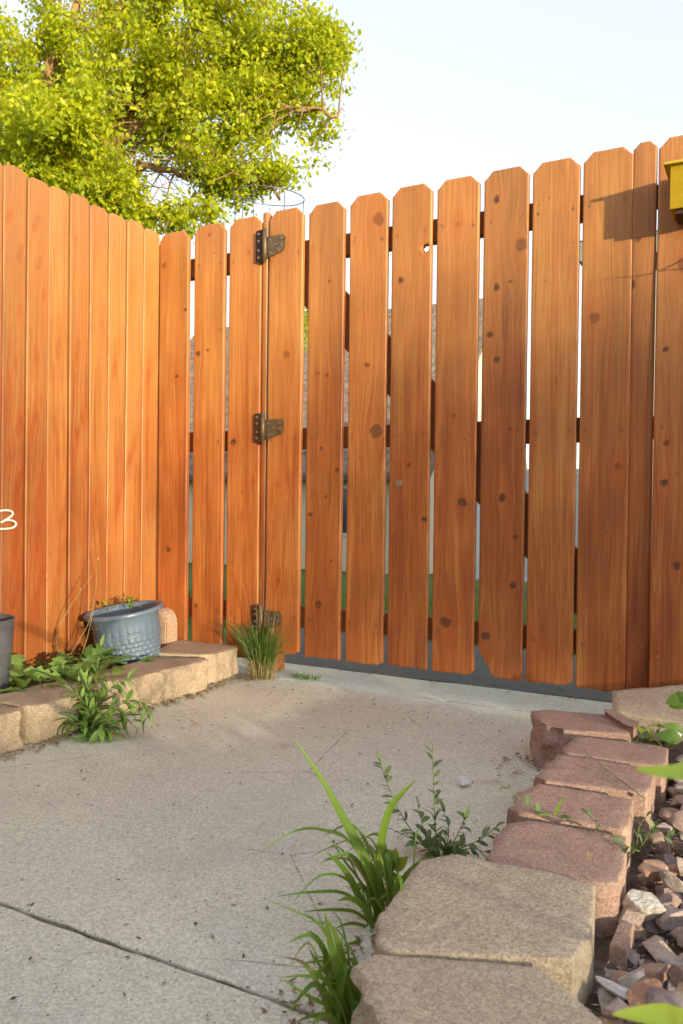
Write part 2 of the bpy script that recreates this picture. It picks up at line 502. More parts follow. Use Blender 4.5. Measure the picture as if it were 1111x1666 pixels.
M['glass'] = _glass()
M['blue_bit'] = mat_plastic('blue_bit', (.02, .07, .33), .4)
M['orange_bit'] = mat_noise('orange_petal', (.6, .14, .02), (.7, .2, .03), 30.)

# ------------------------------------------------------------------ setting: ground, path, beds
# the yard sheet: level by the gate, falling away behind it, level again to the horizon
def terrain_z(x, y):
    t = np.clip((np.asarray(y, float) - 0.9) / 12.4, 0, 1)
    t = t * t * (3 - 2 * t) * .35 + t * .65
    return -0.02 - 0.86 * t
ys = np.concatenate([[-400, -100, -30, -8, -3], np.linspace(-2, 16, 46), [25, 60, 150, 400, 900]])
xs = np.concatenate([[-900, -300, -80, -30], np.linspace(-15, 15, 41), [30, 80, 300, 900]])
GX, GY = np.meshgrid(xs, ys, indexing='ij')
GZ = terrain_z(GX, GY) - .012
V = np.stack([GX, GY, GZ], -1).reshape(-1, 3)
ni, nj = GX.shape
idx = np.arange(ni * nj).reshape(ni, nj)
Q = np.stack([idx[:-1, :-1], idx[1:, :-1], idx[1:, 1:], idx[:-1, 1:]], -1).reshape(-1, 4)
tag(mk_np('lawn', V, Q, M['lawn'], smooth=True), kind='structure')

path = empty('concrete_path'); tag(path, kind='structure')
tag(box('path_bedding', -.03, 1.93, -4.5, 1.05, -.12, -.03, M['soil'], path))
def slab(x0, x1, y0, y1, step, seed, jag):
    nx = max(4, int((x1 - x0) / step)); ny = max(4, int((y1 - y0) / step))
    yl = np.linspace(y0, y1, ny + 1); yl = np.sort(np.concatenate([yl, y0 + np.array([.001, .0025, .0045, .007]), y1 - np.array([.001, .0025, .0045, .007])])); ny = len(yl) - 1
    X, Y = np.meshgrid(np.linspace(x0, x1, nx + 1), yl, indexing='ij')
    Z = (vn(X * 5, Y * 5, seed) - .5) * .003 + (vn(X * 22, Y * 22, seed + 3) - .5) * .0012
    e = np.minimum(Y - y0, y1 - Y)
    n = vn(X * 30, Y * 4, seed + 5)
    wd = .0015 + .005 * n * jag
    Z -= np.clip(1 - e / wd, 0, 1) ** 2 * (.004 + .006 * n * jag)
    Yj = Y + np.where(e < 1e-6, np.where(Y < (y0 + y1) / 2, 1, -1) * vn(X * 60, Y * 0, seed + 9) * .005 * jag, 0)
    Vt = np.stack([X, Yj, Z], -1).reshape(-1, 3)
    id_ = np.arange((nx + 1) * (ny + 1)).reshape(nx + 1, ny + 1)
    q = np.stack([id_[:-1, :-1], id_[1:, :-1], id_[1:, 1:], id_[:-1, 1:]], -1).reshape(-1, 4)
    ring = np.concatenate([id_[:, 0], id_[-1, 1:], id_[-2::-1, -1], id_[0, -2:0:-1]])
    b = len(Vt); low = Vt[ring].copy(); low[:, 2] = -.09
    m = len(ring); k = np.arange(m)
    side = np.stack([ring, b + k, b + (k + 1) % m, ring[(k + 1) % m]], -1)
    return mk_np('slab', np.concatenate([Vt, low]), np.concatenate([q, side]), M['concrete'], path, smooth=True)
slab(-.02, 1.90, -1.5830, -.0075, .0125, 1, 1.)
slab(-.02, 1.90, -4.4, -1.5890, .0125, 2, 1.)
slab(-.02, 1.90, -.0045, .240, .0125, 3, .3)
slab(-.02, 1.90, .244, 1.0, .0125, 5, .6).data.materials[0] = mat_concrete('gate_shade_concrete', .20, (.94, .98, 1.08))  # the gate's ground shadow, put into this slab's colour

# planting bed on the left, on the path side held by the edging blocks
def heap(name, x0, x1, y0, y1, z, amp, step, mat, seed, edge=.05):
    nx = int((x1 - x0) / step); ny = int((y1 - y0) / step)
    X, Y = np.meshgrid(np.linspace(x0, x1, nx + 1), np.linspace(y0, y1, ny + 1), indexing='ij')
    Z = z + (vn(X * 14, Y * 14, seed) - .5) * amp + (vn(X * 60, Y * 60, seed + 1) - .5) * amp * .5
    e = np.minimum(np.minimum(X - x0, x1 - X), np.minimum(Y - y0, y1 - Y))
    Z = np.where(e < 1e-9, Z - .06, Z)
    id_ = np.arange((nx + 1) * (ny + 1)).reshape(nx + 1, ny + 1)
    q = np.stack([id_[:-1, :-1], id_[1:, :-1], id_[1:, 1:], id_[:-1, 1:]], -1).reshape(-1, 4)
    return mk_np(name, np.stack([X, Y, Z], -1).reshape(-1, 3), q, mat, smooth=True)
tag(heap('planting_bed', .012, .33, -3.2, -.02, .062, .02, .012, M['soil'], 4), kind='structure')
tag(heap('rock_bed', 1.86, 3.4, -2.35, -.10, .020, .015, .016, M['gravelsoil'], 6), kind='structure')

# ------------------------------------------------------------------ pickets
def picket(name, parent, x, z0, z1, w, mat, seed, knots=(), ear=.028, ear_h=.030, th=.016, yfront=0.0, matrix=None,
           bottom=None, round_ear=False, step=.005, tone=None, warp=.0012, tilt=0.0, hole=None):
    """board with its front at local y=yfront, facing -y; x = left edge"""
    r = np.random.default_rng(seed)
    if tone is None: tone = r.random()
    inn = .0022
    nxs = max(8, int(w / step)); h = z1 - z0
    xr = np.linspace(-w / 2 + inn, w / 2 - inn, nxs + 1)
    for c_ in (-w / 2 + ear, w / 2 - ear):
        xr[np.argmin(abs(xr - c_))] = c_
    nz = int(h / step)
    zr = np.linspace(inn, h - inn, nz + 1)
    X, Z = np.meshgrid(xr, zr, indexing='ij')
    d = np.clip(np.abs(X) - (w / 2 - ear), 0, None) / ear
    cut = (d ** 2.2 if round_ear else d) * ear_h
    top_h = .10
    tt = np.clip((Z - (h - top_h)) / top_h, 0, 1)
    Z2 = Z - tt * cut
    if bottom is not None:
        bz = bottom(X)
        bb = np.clip(1 - Z / .22, 0, 1)
        Z2 = Z2 + bb * bz
    so = seed * 1.37
    gx = X + (vn(X * 9, Z2 * 1.3, seed) - .5) * .022 + (vn(X * 30, Z2 * 3.5, seed + 2) - .5) * .006
    core = np.zeros_like(X); halo = np.zeros_like(X); rad = np.zeros_like(X)
    knots = [(k_[0], k_[1], k_[2] * (.80 if k_[2] > .012 else .92)) + tuple(k_[3:]) for k_ in knots]
    if w > .1:
        knots += [(sx_ * (w / 2 - .020) + r.uniform(-.003, .003), zr_ - .004, .0034, .35, .45, 2.6) for zr_ in (1.513, .853, .221) for sx_ in (-1, 1)]
        knots += [(r.uniform(-.055, .055), r.uniform(.2, 1.6), r.uniform(.0018, .0032), .3, .9, 1.3) for _ in range(5)]
    for kn in knots:
        kx, kz, kr = kn[:3]; hal = kn[3] if len(kn) > 3 else .5; cd = kn[4] if len(kn) > 4 else 1.; el = kn[5] if len(kn) > 5 else 1.
        lean = kn[6] if len(kn) > 6 else 0.
        kz = kz - z0
        dz = (Z2 - kz); dx = (X - kx) - lean * dz
        dd = np.sqrt(dx ** 2 + (dz / el) ** 2)
        wob = 1 + (vn(np.arctan2(dz, dx) * 1.5, dd * 0 + kz * 31, seed + 4) - .5) * .42
        core = np.maximum(core, min(1, cd + .1) * np.clip((kr * 1.08 * wob - dd) / max(kr * .16, .0022), 0, 1))
        halo = np.maximum(halo, hal * np.exp(-(dx / (kr * 2.3)) ** 2 - (dz / (kr * 4.2 * el)) ** 2) * (.6 + .8 * vn(X * 60, Z2 * 20, seed + 6)))
        rad = np.where(dd < kr * 1.5, dd / (kr * wob), rad)
        gx = gx - .8 * dx * np.exp(-(dx / (2.4 * kr)) ** 2 - (dz / (5.5 * kr)) ** 2)
    Y = np.full_like(X, yfront) + warp * np.sin(Z2 * 2.1 + seed) + (vn(X * 14, Z2 * 5, seed + 8) - .5) * .0012 + .0008 * (X / w * 2) ** 2 * (1 if seed % 2 else -1)
    Vf = np.stack([X, Y, Z2], -1).reshape(-1, 3)
    id_ = np.arange((nxs + 1) * (nz + 1)).reshape(nxs + 1, nz + 1)
    q = np.stack([id_[:-1, :-1], id_[1:, :-1], id_[1:, 1:], id_[:-1, 1:]], -1).reshape(-1, 4)
    ring = np.concatenate([id_[:, 0], id_[-1, 1:], id_[-2::-1, -1], id_[0, -2:0:-1]])
    R0 = Vf[ring].copy()
    # outward direction of the border
    cx = np.where(np.abs(R0[:, 0]) > w / 2 - inn - 1e-6, np.sign(R0[:, 0]), 0)
    cz = np.zeros(len(ring)); cz[:nxs + 1] = -1; cz[nxs + nz:nxs + nz + nxs + 1] = 1
    R1 = R0.copy(); R1[:, 0] += cx * inn; R1[:, 2] += cz * inn; R1[:, 1] += inn * .9
    R2 = R1.copy(); R2[:, 1] += th - inn
    m = len(ring); k = np.arange(m); k2 = (k + 1) % m
    b1 = len(Vf); b2 = b1 + m
    s1 = np.stack([ring, b1 + k, b1 + k2, ring[k2]], -1)
    s2 = np.stack([b1 + k, b2 + k, b2 + k2, b1 + k2], -1)
    # back face as strips between left and right borders
    back_rows_r = b2 + np.arange(nxs, nxs + nz + 1)
    back_rows_l = np.concatenate([[b2], b2 + m - np.arange(1, nz), [b2 + nxs + nz + nxs]])
    bq = np.stack([back_rows_l[:-1], back_rows_l[1:], back_rows_r[1:], back_rows_r[:-1]], -1)
    extra = np.zeros((0, 3)); nfront = None
    if hole is not None:
        hx, hz, hr = hole; hz = hz - z0
        ddv = np.hypot(Vf[:, 0] - hx, Vf[:, 2] - hz)
        inside = ddv < hr
        kill = inside[q].any(1)
        rim = np.setdiff1d(np.unique(q[kill]), np.where(inside)[0])
        an = np.arctan2(Vf[rim, 2] - hz, Vf[rim, 0] - hx)
        rim = rim[np.argsort(an)]; an = np.sort(an)
        Vf[rim, 0] = hx + hr * np.cos(an); Vf[rim, 2] = hz + hr * np.sin(an)
        q = q[~kill]; nr = len(rim)
        extra = Vf[rim].copy(); extra[:, 1] += th
        b3 = b2 + m; kk_ = np.arange(nr)
        wall = np.stack([rim, rim[(kk_ + 1) % nr], b3 + (kk_ + 1) % nr, b3 + kk_], -1)
        zm = (R2[back_rows_r[:-1] - b2, 2] + R2[back_rows_r[1:] - b2, 2]) / 2
        keepb = np.abs(zm - hz) > hr + step
        zlo = R2[back_rows_r[:-1] - b2, 2][~keepb].min(); zhi = R2[back_rows_r[1:] - b2, 2][~keepb].max()
        il = np.where(~keepb)[0]
        la, lb, ra, rb = back_rows_l[il[0]], back_rows_l[il[-1] + 1], back_rows_r[il[0]], back_rows_r[il[-1] + 1]
        left = b3 + np.argmin(np.cos(an)); right = b3 + np.argmax(np.cos(an)); topv = b3 + np.argmax(np.sin(an)); botv = b3 + np.argmin(np.sin(an))
        bq = np.concatenate([bq[keepb], [[la, lb, topv, left], [la, left, botv, ra], [rb, ra, botv, right], [rb, right, topv, lb]]])
        s2 = np.concatenate([s2, wall])
    Vv = np.concatenate([Vf, R1, R2, extra])
    if tilt:
        Vv[:, 0] += Vv[:, 2] * tilt
    mtx = matrix if matrix is not None else Matrix.Translation((x + w / 2, 0, z0))
    o = mk_np(name, Vv, np.concatenate([q, s1, s2, bq]), mat, parent, smooth=False, matrix=mtx)
    me = o.data
    g = np.stack([gx + so, Z2 + z0 + so * .7, np.full_like(X, tone)], -1).reshape(-1, 3)
    kk = np.stack([core, halo, rad], -1).reshape(-1, 3)
    ed = g[ring].copy(); ed2 = ed.copy(); ed2[:, 0] += .01
    ke = kk[ring].copy(); ke[:, 0] *= .5
    ga, ka = [g, ed, ed2], [kk, ke, ke * .5]
    if len(extra): ga.append(g[rim]); ka.append(kk[rim])
    for nm, arr in (('grain', np.concatenate(ga)), ('knots', np.concatenate(ka))):
        at_ = me.attributes.new(nm, 'FLOAT_VECTOR', 'POINT')
        at_.data.foreach_set('vector', arr.astype(np.float32).ravel())
    # smooth only the front so the border stays crisp
    sm = np.zeros(len(me.polygons), dtype=bool); sm[:len(q)] = True
    me.polygons.foreach_set('use_smooth', sm)
    return o

# nail heads share one mesh
def _disc(r, h, n=8):
    bm = bmesh.new()
    bmesh.ops.create_cone(bm, cap_ends=True, segments=n, radius1=r, radius2=r * .85, depth=h, matrix=Matrix.Rotation(math.pi / 2, 4, 'X'))
    me = bpy.data.meshes.new('nail'); bm.to_mesh(me); bm.free(); return me
NAIL = _disc(.0034, .0022); NAIL.materials.append(M['nail'])
SCREW = _disc(.0052, .003, 10); SCREW.materials.append(M['screw'])
def nails(board, w, zs, z0, seed, y=-.0006):
    r = random.Random(seed)
    for z in zs:
        for s in (-1, 1):
            o = link_mesh('nail', NAIL, None, board)
            o.location = (s * (w / 2 - .020 + r.uniform(-.006, .006)), y + .0012 * math.sin((z - z0) * 2.1 + seed), z - z0 + r.uniform(-.014, .014))

W = .1397
TOPZ, BOTZ = 1.661, .090
RAILS = [(1.477, 1.550), (.817, .890), (.185, .258)]
RZ = [1.513, .853, .221]
XS = [0.0006, 0.169, 0.331, 0.504, 0.668, 0.830, 0.988, 1.146, 1.302, 1.454, 1.604]
KN = {0: [(-.047, 1.535, .0146, .9, .55), (.019, 1.104, .0085, .4), (.057, 1.354, .008, .5), (-.016, .439, .0105, .3)],
      1: [(0, 1.62, .0063, .4), (-.049, 1.184, .0115, .3, .8), (-.003, 1.192, .0063, .2), (.052, 1.265, .0063, .4), (-.05, .232, .0125, .2, .7), (.02, 1.55, .004, .3)],
      2: [(-.043, .846, .0155, .5), (.016, 1.534, .007, 1., .3), (.045, .70, .006, .8, .3)],
      3: [(.008, 1.15, .018, 1., .45), (-.017, .346, .009, 1., .2), (-.022, .686, .007, .9, .3), (.01, 1.46, .003, .2)],
      4: [(.015, 1.39, .0063, .5, .7), (.008, 1.065, .0075, .3), (-.029, 1.074, .0055, .2), (-.009, .814, .008, .3), (.053, .739, .0083, .4), (.011, .648, .0063, .2),
          (-.038, .652, .0042, .2), (-.052, .585, .014, .3, .8, .6), (-.014, .274, .0155, .3, .7), (.033, .426, .006, .2)],
      5: [(.036, 1.572, .025, .9, .5), (.001, 1.091, .010, .5, .7), (.038, .867, .026, .7, .6), (-.01, .5, .004, .2)],
      6: [(-.037, 1.36, .0135, .5, .85), (-.002, .753, .0083, .6, .7), (.057, .577, .0104, .3), (.03, 1.44, .006, 1., .3)],
      7: [(.001, 1.514, .0125, 1., .25), (-.005, .909, .008, .5, .6), (.028, .634, .0185, .5, .8), (-.025, .248, .024, .5, .7)],
      8: [(-.03, 1.571, .0095, .5, .9, 1.6), (.051, 1.421, .024, .8, .55), (-.026, 1.301, .0095, .4, .9, 1.4), (.017, 1.313, .008, .3, .8, .6), (-.045, 1.155, .0115, .5), (-.021, 1.077, .0104, .4),
          (.001, .648, .0115, .4, 1., 1.3), (.043, .528, .0083, .3), (.038, .379, .0135, .3), (-.046, .216, .0175, .6, .7), (.023, .858, .006, .3), (.02, 1.25, .004, .2)],
      9: [(.01, .999, .0035, .2, .4), (-.02, 1.55, .003, .2, .8), (.03, 1.52, .003, .2, .8)],
      10: [(-.032, 1.178, .019, 1., .5), (.04, .74, .0135, .7, .4)]}
TONE = [.56, .50, .40, .34, .66, .44, .60, .42, .72, .40, .50]
LABEL_PLAIN = {}

# fixed panel between the corner and the hinges
panel = empty('fence_panel', (0, 0, 0))
tag(panel, 'fixed cedar fence panel of three pickets between the corner and the hinges', 'fence')
for i in range(3):
    b = picket('picket', panel, XS[i], .055, TOPZ - .004 * (i == 0), W, M['wood'], 20 + i, KN[i], tone=TONE[i])
    nails(b, W, RZ, .055, 20 + i)
for k, (za, zb) in enumerate(RAILS):
    box('rail', .001, .47, .0185, .055, za, zb, M['rail'], panel, .002)
box('post', .452, .500, .0575, .145, -.03, 1.60, M['rail'], panel, .004)
# jamb strip seen in the joint beside the hinges
picket('jamb_strip', panel, .4745, .085, 1.668, .0205, M['wood'], 77, (), ear=.004, ear_h=.004, th=.03, yfront=.004, tone=.68)

# the gate
gate = empty('garden_gate', (XS[3], 0, 0))
tag(gate, 'stained cedar picket gate of eight spaced boards with diagonal brace and iron hinges', 'gate')
def gl(x, y=0, z=0): return Matrix.Translation((x - XS[3], y, z))
def broken(X):   # worn lower left corner of one board
    u = (X + W / 2)
    return np.clip(.075 - u * 1.5, 0, None) * 1.0 + .012 * np.clip(1 - u / .10, 0, 1) * (1 + .8 * np.sin(u * 420)) + .003 * np.sin(u * 700)
def worn(s):
    return lambda X: .0012 * np.sin(X * 90 + s) + .0008 * np.sin(X * 260 + 2 * s) + .03 * X * math.sin(s * 3.7) * .6 + .012 * np.clip((X - W / 2 + .02) / .02, 0, 1) * (s % 2)
gate_boards = []
for i in range(3, 11):
    z0 = BOTZ - .002 * ((i * 7) % 3)
    bt = broken if i == 8 else worn(i)
    b = picket('picket', gate, 0, z0, TOPZ + [.004, -.002, .002, .003, 0, .001, -.001, .002][i - 3], W, M['wood'], 20 + i, KN[i], tone=TONE[i],
               matrix=gl(XS[i] + W / 2, 0, z0), bottom=bt, step=.0045, hole=(.050, 1.453, .0135) if i == 6 else None)
    nails(b, W, RZ, z0, 20 + i)
    gate_boards.append(b)
tag(gate_boards[5], 'gate picket with a broken lower corner')
# the knot hole through one board
hb = gate_boards[3]
tag(hb, 'gate picket with a round knot hole near its top right edge')
# pale wooden plug in the same board
bm = bmesh.new()
bmesh.ops.create_cone(bm, cap_ends=True, segments=16, radius1=.0125, radius2=.0115, depth=.004, matrix=Matrix.Rotation(math.pi / 2, 4, 'X'))
pl = bm_obj('plug', bm, mat_noise('plug_wood', (.22, .15, .10), (.33, .24, .16), 90.), hb)
pl.location = (-.036, -.001, .694 - (BOTZ - .002 * ((6 * 7) % 3)))
x_end = XS[10] + W - .012
for k, (za, zb) in enumerate(RAILS):
    o = box('rail', .012, x_end - XS[3], .0185, .056, za, zb, M['rail'], gate, .002)
def brace(xa, za, xb, zb, hw=.098):
    y0, y1 = .0190, .0360
    pts = [(xa, za - hw), (xa, za + hw), (xb, zb + hw), (xb, zb - hw)]
    V = [(x - XS[3], y, z) for y in (y0, y1) for x, z in pts]
    bm = bmesh.new(); vs = [bm.verts.new(v) for v in V]
    for f in ((0, 1, 2, 3), (7, 6, 5, 4), (0, 4, 5, 1), (1, 5, 6, 2), (2, 6, 7, 3), (3, 7, 4, 0)): bm.faces.new([vs[i] for i in f])
    # trim to the space between two rails
    lo, hi = (RAILS[1][1] + .001, RAILS[0][0] - .001) if za > 1 else (RAILS[2][1] + .001, RAILS[1][0] - .001)
    for pz, nz in ((lo, -1), (hi, 1)):
        r = bmesh.ops.bisect_plane(bm, geom=bm.verts[:] + bm.edges[:] + bm.faces[:], plane_co=(0, 0, pz), plane_no=(0, 0, nz), clear_outer=True)
        bmesh.ops.holes_fill(bm, edges=[e for e in bm.edges if e.is_boundary])
    return bm_obj('brace', bm, M['rail'], gate)
brace(.535, 1.525, 1.25, .81)
brace(1.05, .985, 1.72, .27)

def hinge(zt, zb, strap_top, strap_bot, dark):
    h = empty('hinge'); h.parent = gate; h.matrix_local = gl(.496, -.006, 0)
    # fixed leaf on the strip, folded back a little
    bm = bmesh.new()
    for x, y in ((-.042, -.004), (-.006, -.014)):
        for z in (zb, zt): bm.verts.new((x, y, z))
    vs = list(bm.verts); bm.faces.new((vs[0], vs[2], vs[3], vs[1]))
    bmesh.ops.solidify(bm, geom=bm.faces[:], thickness=.003)
    bm_obj('fixed_leaf', bm, M['hinge_dark'] if dark else M['hinge'], h)
    V, F = tube_geo([(0, -.010, zb - .001), (0, -.010, zt + .001)], .0078, 12)
    bar = mk('barrel', V, F, M['hinge'], h, smooth=True)
    for zz in (zt + .002, zb - .002):
        V, F = tube_geo([(0, -.010, zz - .003), (0, -.010, zz + .003)], .0055, 10)
        mk('pin', V, F, M['hinge_dark'], h)
    # strap on the gate board: tapering plate with clipped corner
    poly = [(.004, strap_bot - .012), (.055, strap_bot + .002), (.074, strap_bot + .010), (.079, strap_bot + .022), (.079, strap_top - .010), (.072, strap_top), (.004, strap_top)]
    bm = bmesh.new()
    f = bm.faces.new([bm.verts.new((x, -.0015, z)) for x, z in poly])
    r = bmesh.ops.extrude_face_region(bm, geom=[f])
    for v in [g for g in r['geom'] if isinstance(g, bmesh.types.BMVert)]: v.co.y += .005
    bm_obj('strap', bm, M['hinge'], h)
    for (sx, sz) in ((.066, strap_top - .013), (.066, strap_bot + .026), (.040, (strap_top + strap_bot) / 2), (.018, strap_bot + .004), (.018, strap_top - .012)):
        o = link_mesh('screw', SCREW, None, h); o.location = (sx, -.0027, sz)
    for sz in (zt - .014, (zt * .65 + zb * .35), (zt * .35 + zb * .65), zb + .014):
        o = link_mesh('screw', SCREW, None, h); o.location = (-.026, -.0112, sz)
hinge(1.600, 1.488, 1.575, 1.512, True)
hinge(.945, .842, .922, .862, False)
hinge(.255, .165, .238, .180, False)

# fixed boards right of the gate; the outer ones stand proud on their post
rp = empty('fence_panel', (1.742, 0, 0))
tag(rp, 'fixed cedar fence panel right of the gate, carrying the yellow box', 'fence')
def rl(x, y=0, z=0): return Matrix.Translation((x - 1.742, y, z))
b = picket('picket', rp, 0, .03, TOPZ + .004, .0635, M['wood'], 41, [(-.016, 1.389, .011, .5, .8, .6), (-.03, 1.263, .010, .2, 1., 1.6)], ear=.018, ear_h=.020, tone=.66, matrix=rl(1.742 + .03175 + .0015, .0015, .03))
tag(b, 'narrow ripped picket filling the gap')
nails(b, .055, RZ, .03, 41, .001)
KR = [[(-.042, 1.069, .009, .3), (-.035, .806, .0095, .3), (-.04, .695, .011, .3), (-.003, .464, .0115, .3), (.0, 1.30, .02, .8, .5)], [(.02, 1.2, .015, .6)], [(.0, .6, .012, .5)], [(-.03, 1.4, .015, .5)], [(.03, .9, .02, .7)], []]
for i in range(6):
    x = 1.812 + i * .158
    b = picket('picket', rp, 0, .02, TOPZ + .004, W, M['wood'], 42 + i, KR[i], tone=.46 + .03 * (i % 3), matrix=rl(x + W / 2, -.031 if i == 0 else -.012, .02) @ Matrix.Rotation(-.0195 if i == 0 else 0, 4, 'X'))
    nails(b, W, RZ, .02, 42 + i)
for za, zb in RAILS:
    box('rail', 1.815 - 1.742, 1.05, .018, .054, za, zb, M['rail'], rp, .002)
    box('rail_block', .002, .070, .0205, .05, za + .005, zb - .005, M['rail'], rp, .002)
box('post', .10, .19, .056, .145, -.03, 1.55, M['rail'], rp, .004)

# fence along the left of the bed: narrow pickets set edge to edge, facing +x
lf = empty('picket_fence', (0, 0, 0))
tag(lf, 'tall orange stained cedar fence of narrow edge to edge pickets on the left', 'fence')
WL = .0866
LKN = {0: [(-.01, 1.106, .009, 1., .35, 1.8), (.0, 1.317, .006, .4, .4)], 1: [(-.02, .776, .009, .9, .4, 1.8), (.02, .99, .005, .6, .5)],
       2: [(-.012, 1.104, .010, 1., .45, 2.), (.01, .613, .007, .8, .4, 1.8)], 3: [(-.02, .613, .006, .7, .4, 1.5), (.01, 1.25, .006, .5, .3)],
       4: [(-.01, 1.133, .012, 1., .4, 2.4), (.0, .873, .01, .8, .4, 2.), (-.02, 1.52, .006, .6, .5)], 5: [(-.0, 1.131, .013, .9, .5, 2.), (.01, .4, .008, .8, .4, 2.)],
       6: [(-.012, 1.512, .012, 1., .5, 1.6, .2), (.005, 1.393, .011, .9, .5, 1.6, .2), (.022, 1.29, .010, .9, .5, 1.5, .2), (-.01, .879, .010, .9, .5, 2.2, .2), (.015, .66, .010, .9, .45, 2., .2), (.01, .509, .012, 1., .5, 2.2, .25), (.02, .36, .012, 1., .5, 2.4, .25), (0, 1.10, .008, .8, .4, 2.)],
       7: [(-.022, 1.507, .014, 1., .55, 1.4), (.02, 1.403, .012, .9, .5, 1.6, .2), (.02, 1.22, .010, .9, .5, 1.8, .2), (.02, .852, .012, 1., .5, 2.2, .25), (.025, .68, .012, 1., .5, 2., .25), (.01, .492, .012, 1., .55, 2.2, .25), (.015, .33, .013, 1., .5, 2.4, .25), (0., 1.05, .009, .9, .4, 2.)],
       8: [(.01, 1.342, .013, 1., .5, 1.6), (.015, 1.153, .013, 1., .5, 1.8), (.0, .8, .013, 1., .5, 2.), (.02, .55, .012, 1., .4, 2.), (.01, .30, .014, 1., .4, 2.4)]}
TL = [.10, .22, .12, .40, .62, .34, .60, .66, .52, .5]
for i in range(34):
    yc = -.0455 - i * .0903
    kn = [k_[:3] + (k_[3], k_[4] * .35, k_[5] * 1.7 if len(k_) > 5 else 2., .22 + .12 * math.sin(k_[1] * 9)) for k_ in LKN.get(i, [(random.uniform(-.03, .03), random.uniform(.2, 1.6), random.uniform(.007, .013), 1., .5, 1.8) for _ in range(4)])]
    mtx = Matrix.Translation((.0022 * math.sin(i * 2.3), yc, .03)) @ Matrix.Rotation(math.pi / 2, 4, 'Z')
    b = picket('picket', lf, 0, .03, TOPZ + .004 + .006 * math.sin(i * 1.9) - .004 * (i < 2), WL, M['wood_left'], 120 + i, kn, ear=.020, ear_h=.022, round_ear=True,
               tone=TL[i] if i < len(TL) else .3 + .4 * random.random(), matrix=mtx, step=.005 if i < 11 else .012, warp=.002)
for i in range(33):   # battens closing the seams from behind
    box('batten', -.0325, -.0205, -.0907 - i * .0903 - .02, -.0907 - i * .0903 + .02, .05, TOPZ - .05, M['rail'], lf)
for za, zb in RAILS:
    box('rail', -.078, -.034, -3.1, -.003, za, zb, M['rail'], lf, .002)
box('post', -.086, -.001, .003, .085, -.03, 1.62, M['rail'], lf, .003)
for yy in (-1.6, -3.0):
    box('post', -.168, -.080, yy - .045, yy + .045, -.03, 1.62, M['rail'], lf, .004)

# ------------------------------------------------------------------ concrete edging blocks
def subdivide_poly(poly, step):
    out = []
    for i in range(len(poly)):
        a = Vector(poly[i]); b = Vector(poly[(i + 1) % len(poly)])
        n = max(1, int((b - a).length / step))
        for k in range(n): out.append(a + (b - a) * (k / n))
    return out

def block(name, poly, z0, z1, mat, seed, rough_dir=None, rough=.006, step=.010, matrix=None, parent=None):
    """moulded concrete block: outline poly (ccw, metres), rounded top arris, split rough faces where the side looks along rough_dir"""
    r = random.Random(seed)
    P = subdivide_poly([(p[0], p[1], 0) for p in poly], step)
    n = len(P)
    cen = sum(P, Vector()) / n
    nor = []
    for i in range(n):
        t = (P[(i + 1) % n] - P[i - 1]); nor.append(Vector((t.y, -t.x, 0)).normalized())
    rows = [(z1, .0055), (z1 - .0012, .0022), (z1 - .005, 0.0)]
    nz = max(4, int((z1 - z0) / step))
    for k in range(1, nz + 1): rows.append((z1 - .005 - (z1 - .005 - z0) * k / nz, 0.0))
    V = []
    rd = [Vector(d).normalized() for d in (rough_dir or [])]
    for j, (z, ins) in enumerate(rows):
        for i in range(n):
            p = P[i] - nor[i] * ins
            s = max([max(0, nor[i].dot(d)) for d in rd] + [0])
            s = 1.0 if s > .6 else 0.0
            arc = i * step
            nz1 = float(vn(arc * 28, z * 30, seed)) - .5; nz2 = float(vn(arc * 90, z * 90, seed + 1)) - .5
            amp = (rough * s * (2.2 * nz1 + 1.1 * nz2) + .0012 * nz2) * (1.0 if j > 1 else .45)
            p = p + nor[i] * amp
            V.append((p.x, p.y, z + (float(vn(p.x * 40, p.y * 40, seed + 3)) - .5) * (.003 if j < 3 else 0)))
    F = []
    for j in range(len(rows) - 1):
        for i in range(n):
            a, b = j * n + i, j * n + (i + 1) % n
            F.append((a, a + n, b + n, b))
    # top: concentric rings to the centre so it can undulate
    base = 0
    for kk, f in enumerate((.8, .55, .28)):
        st = len(V)
        for i in range(n):
            p = cen + (P[i] - cen) * f
            V.append((p.x, p.y, z1 + (float(vn(p.x * 40, p.y * 40, seed + 3)) - .5) * .003))
        for i in range(n):
            F.append((base + i, base + (i + 1) % n, st + (i + 1) % n, st + i))
        base = st
    V.append((cen.x, cen.y, z1)); c_ = len(V) - 1
    for i in range(n): F.append((base + i, base + (i + 1) % n, c_))
    F.append(tuple((len(rows) - 1) * n + i for i in range(n))[::-1])
    o = mk(name, V, F, mat, parent, smooth=False, matrix=matrix)
    bm = bmesh.new(); bm.from_mesh(o.data); bmesh.ops.recalc_face_normals(bm, faces=bm.faces[:]); bm.to_mesh(o.data); bm.free()
    o.data.polygons.foreach_set('use_smooth', [True] * len(o.data.polygons))
    try: o.data.set_sharp_from_angle(angle=math.radians(38))
    except Exception: pass
    return o

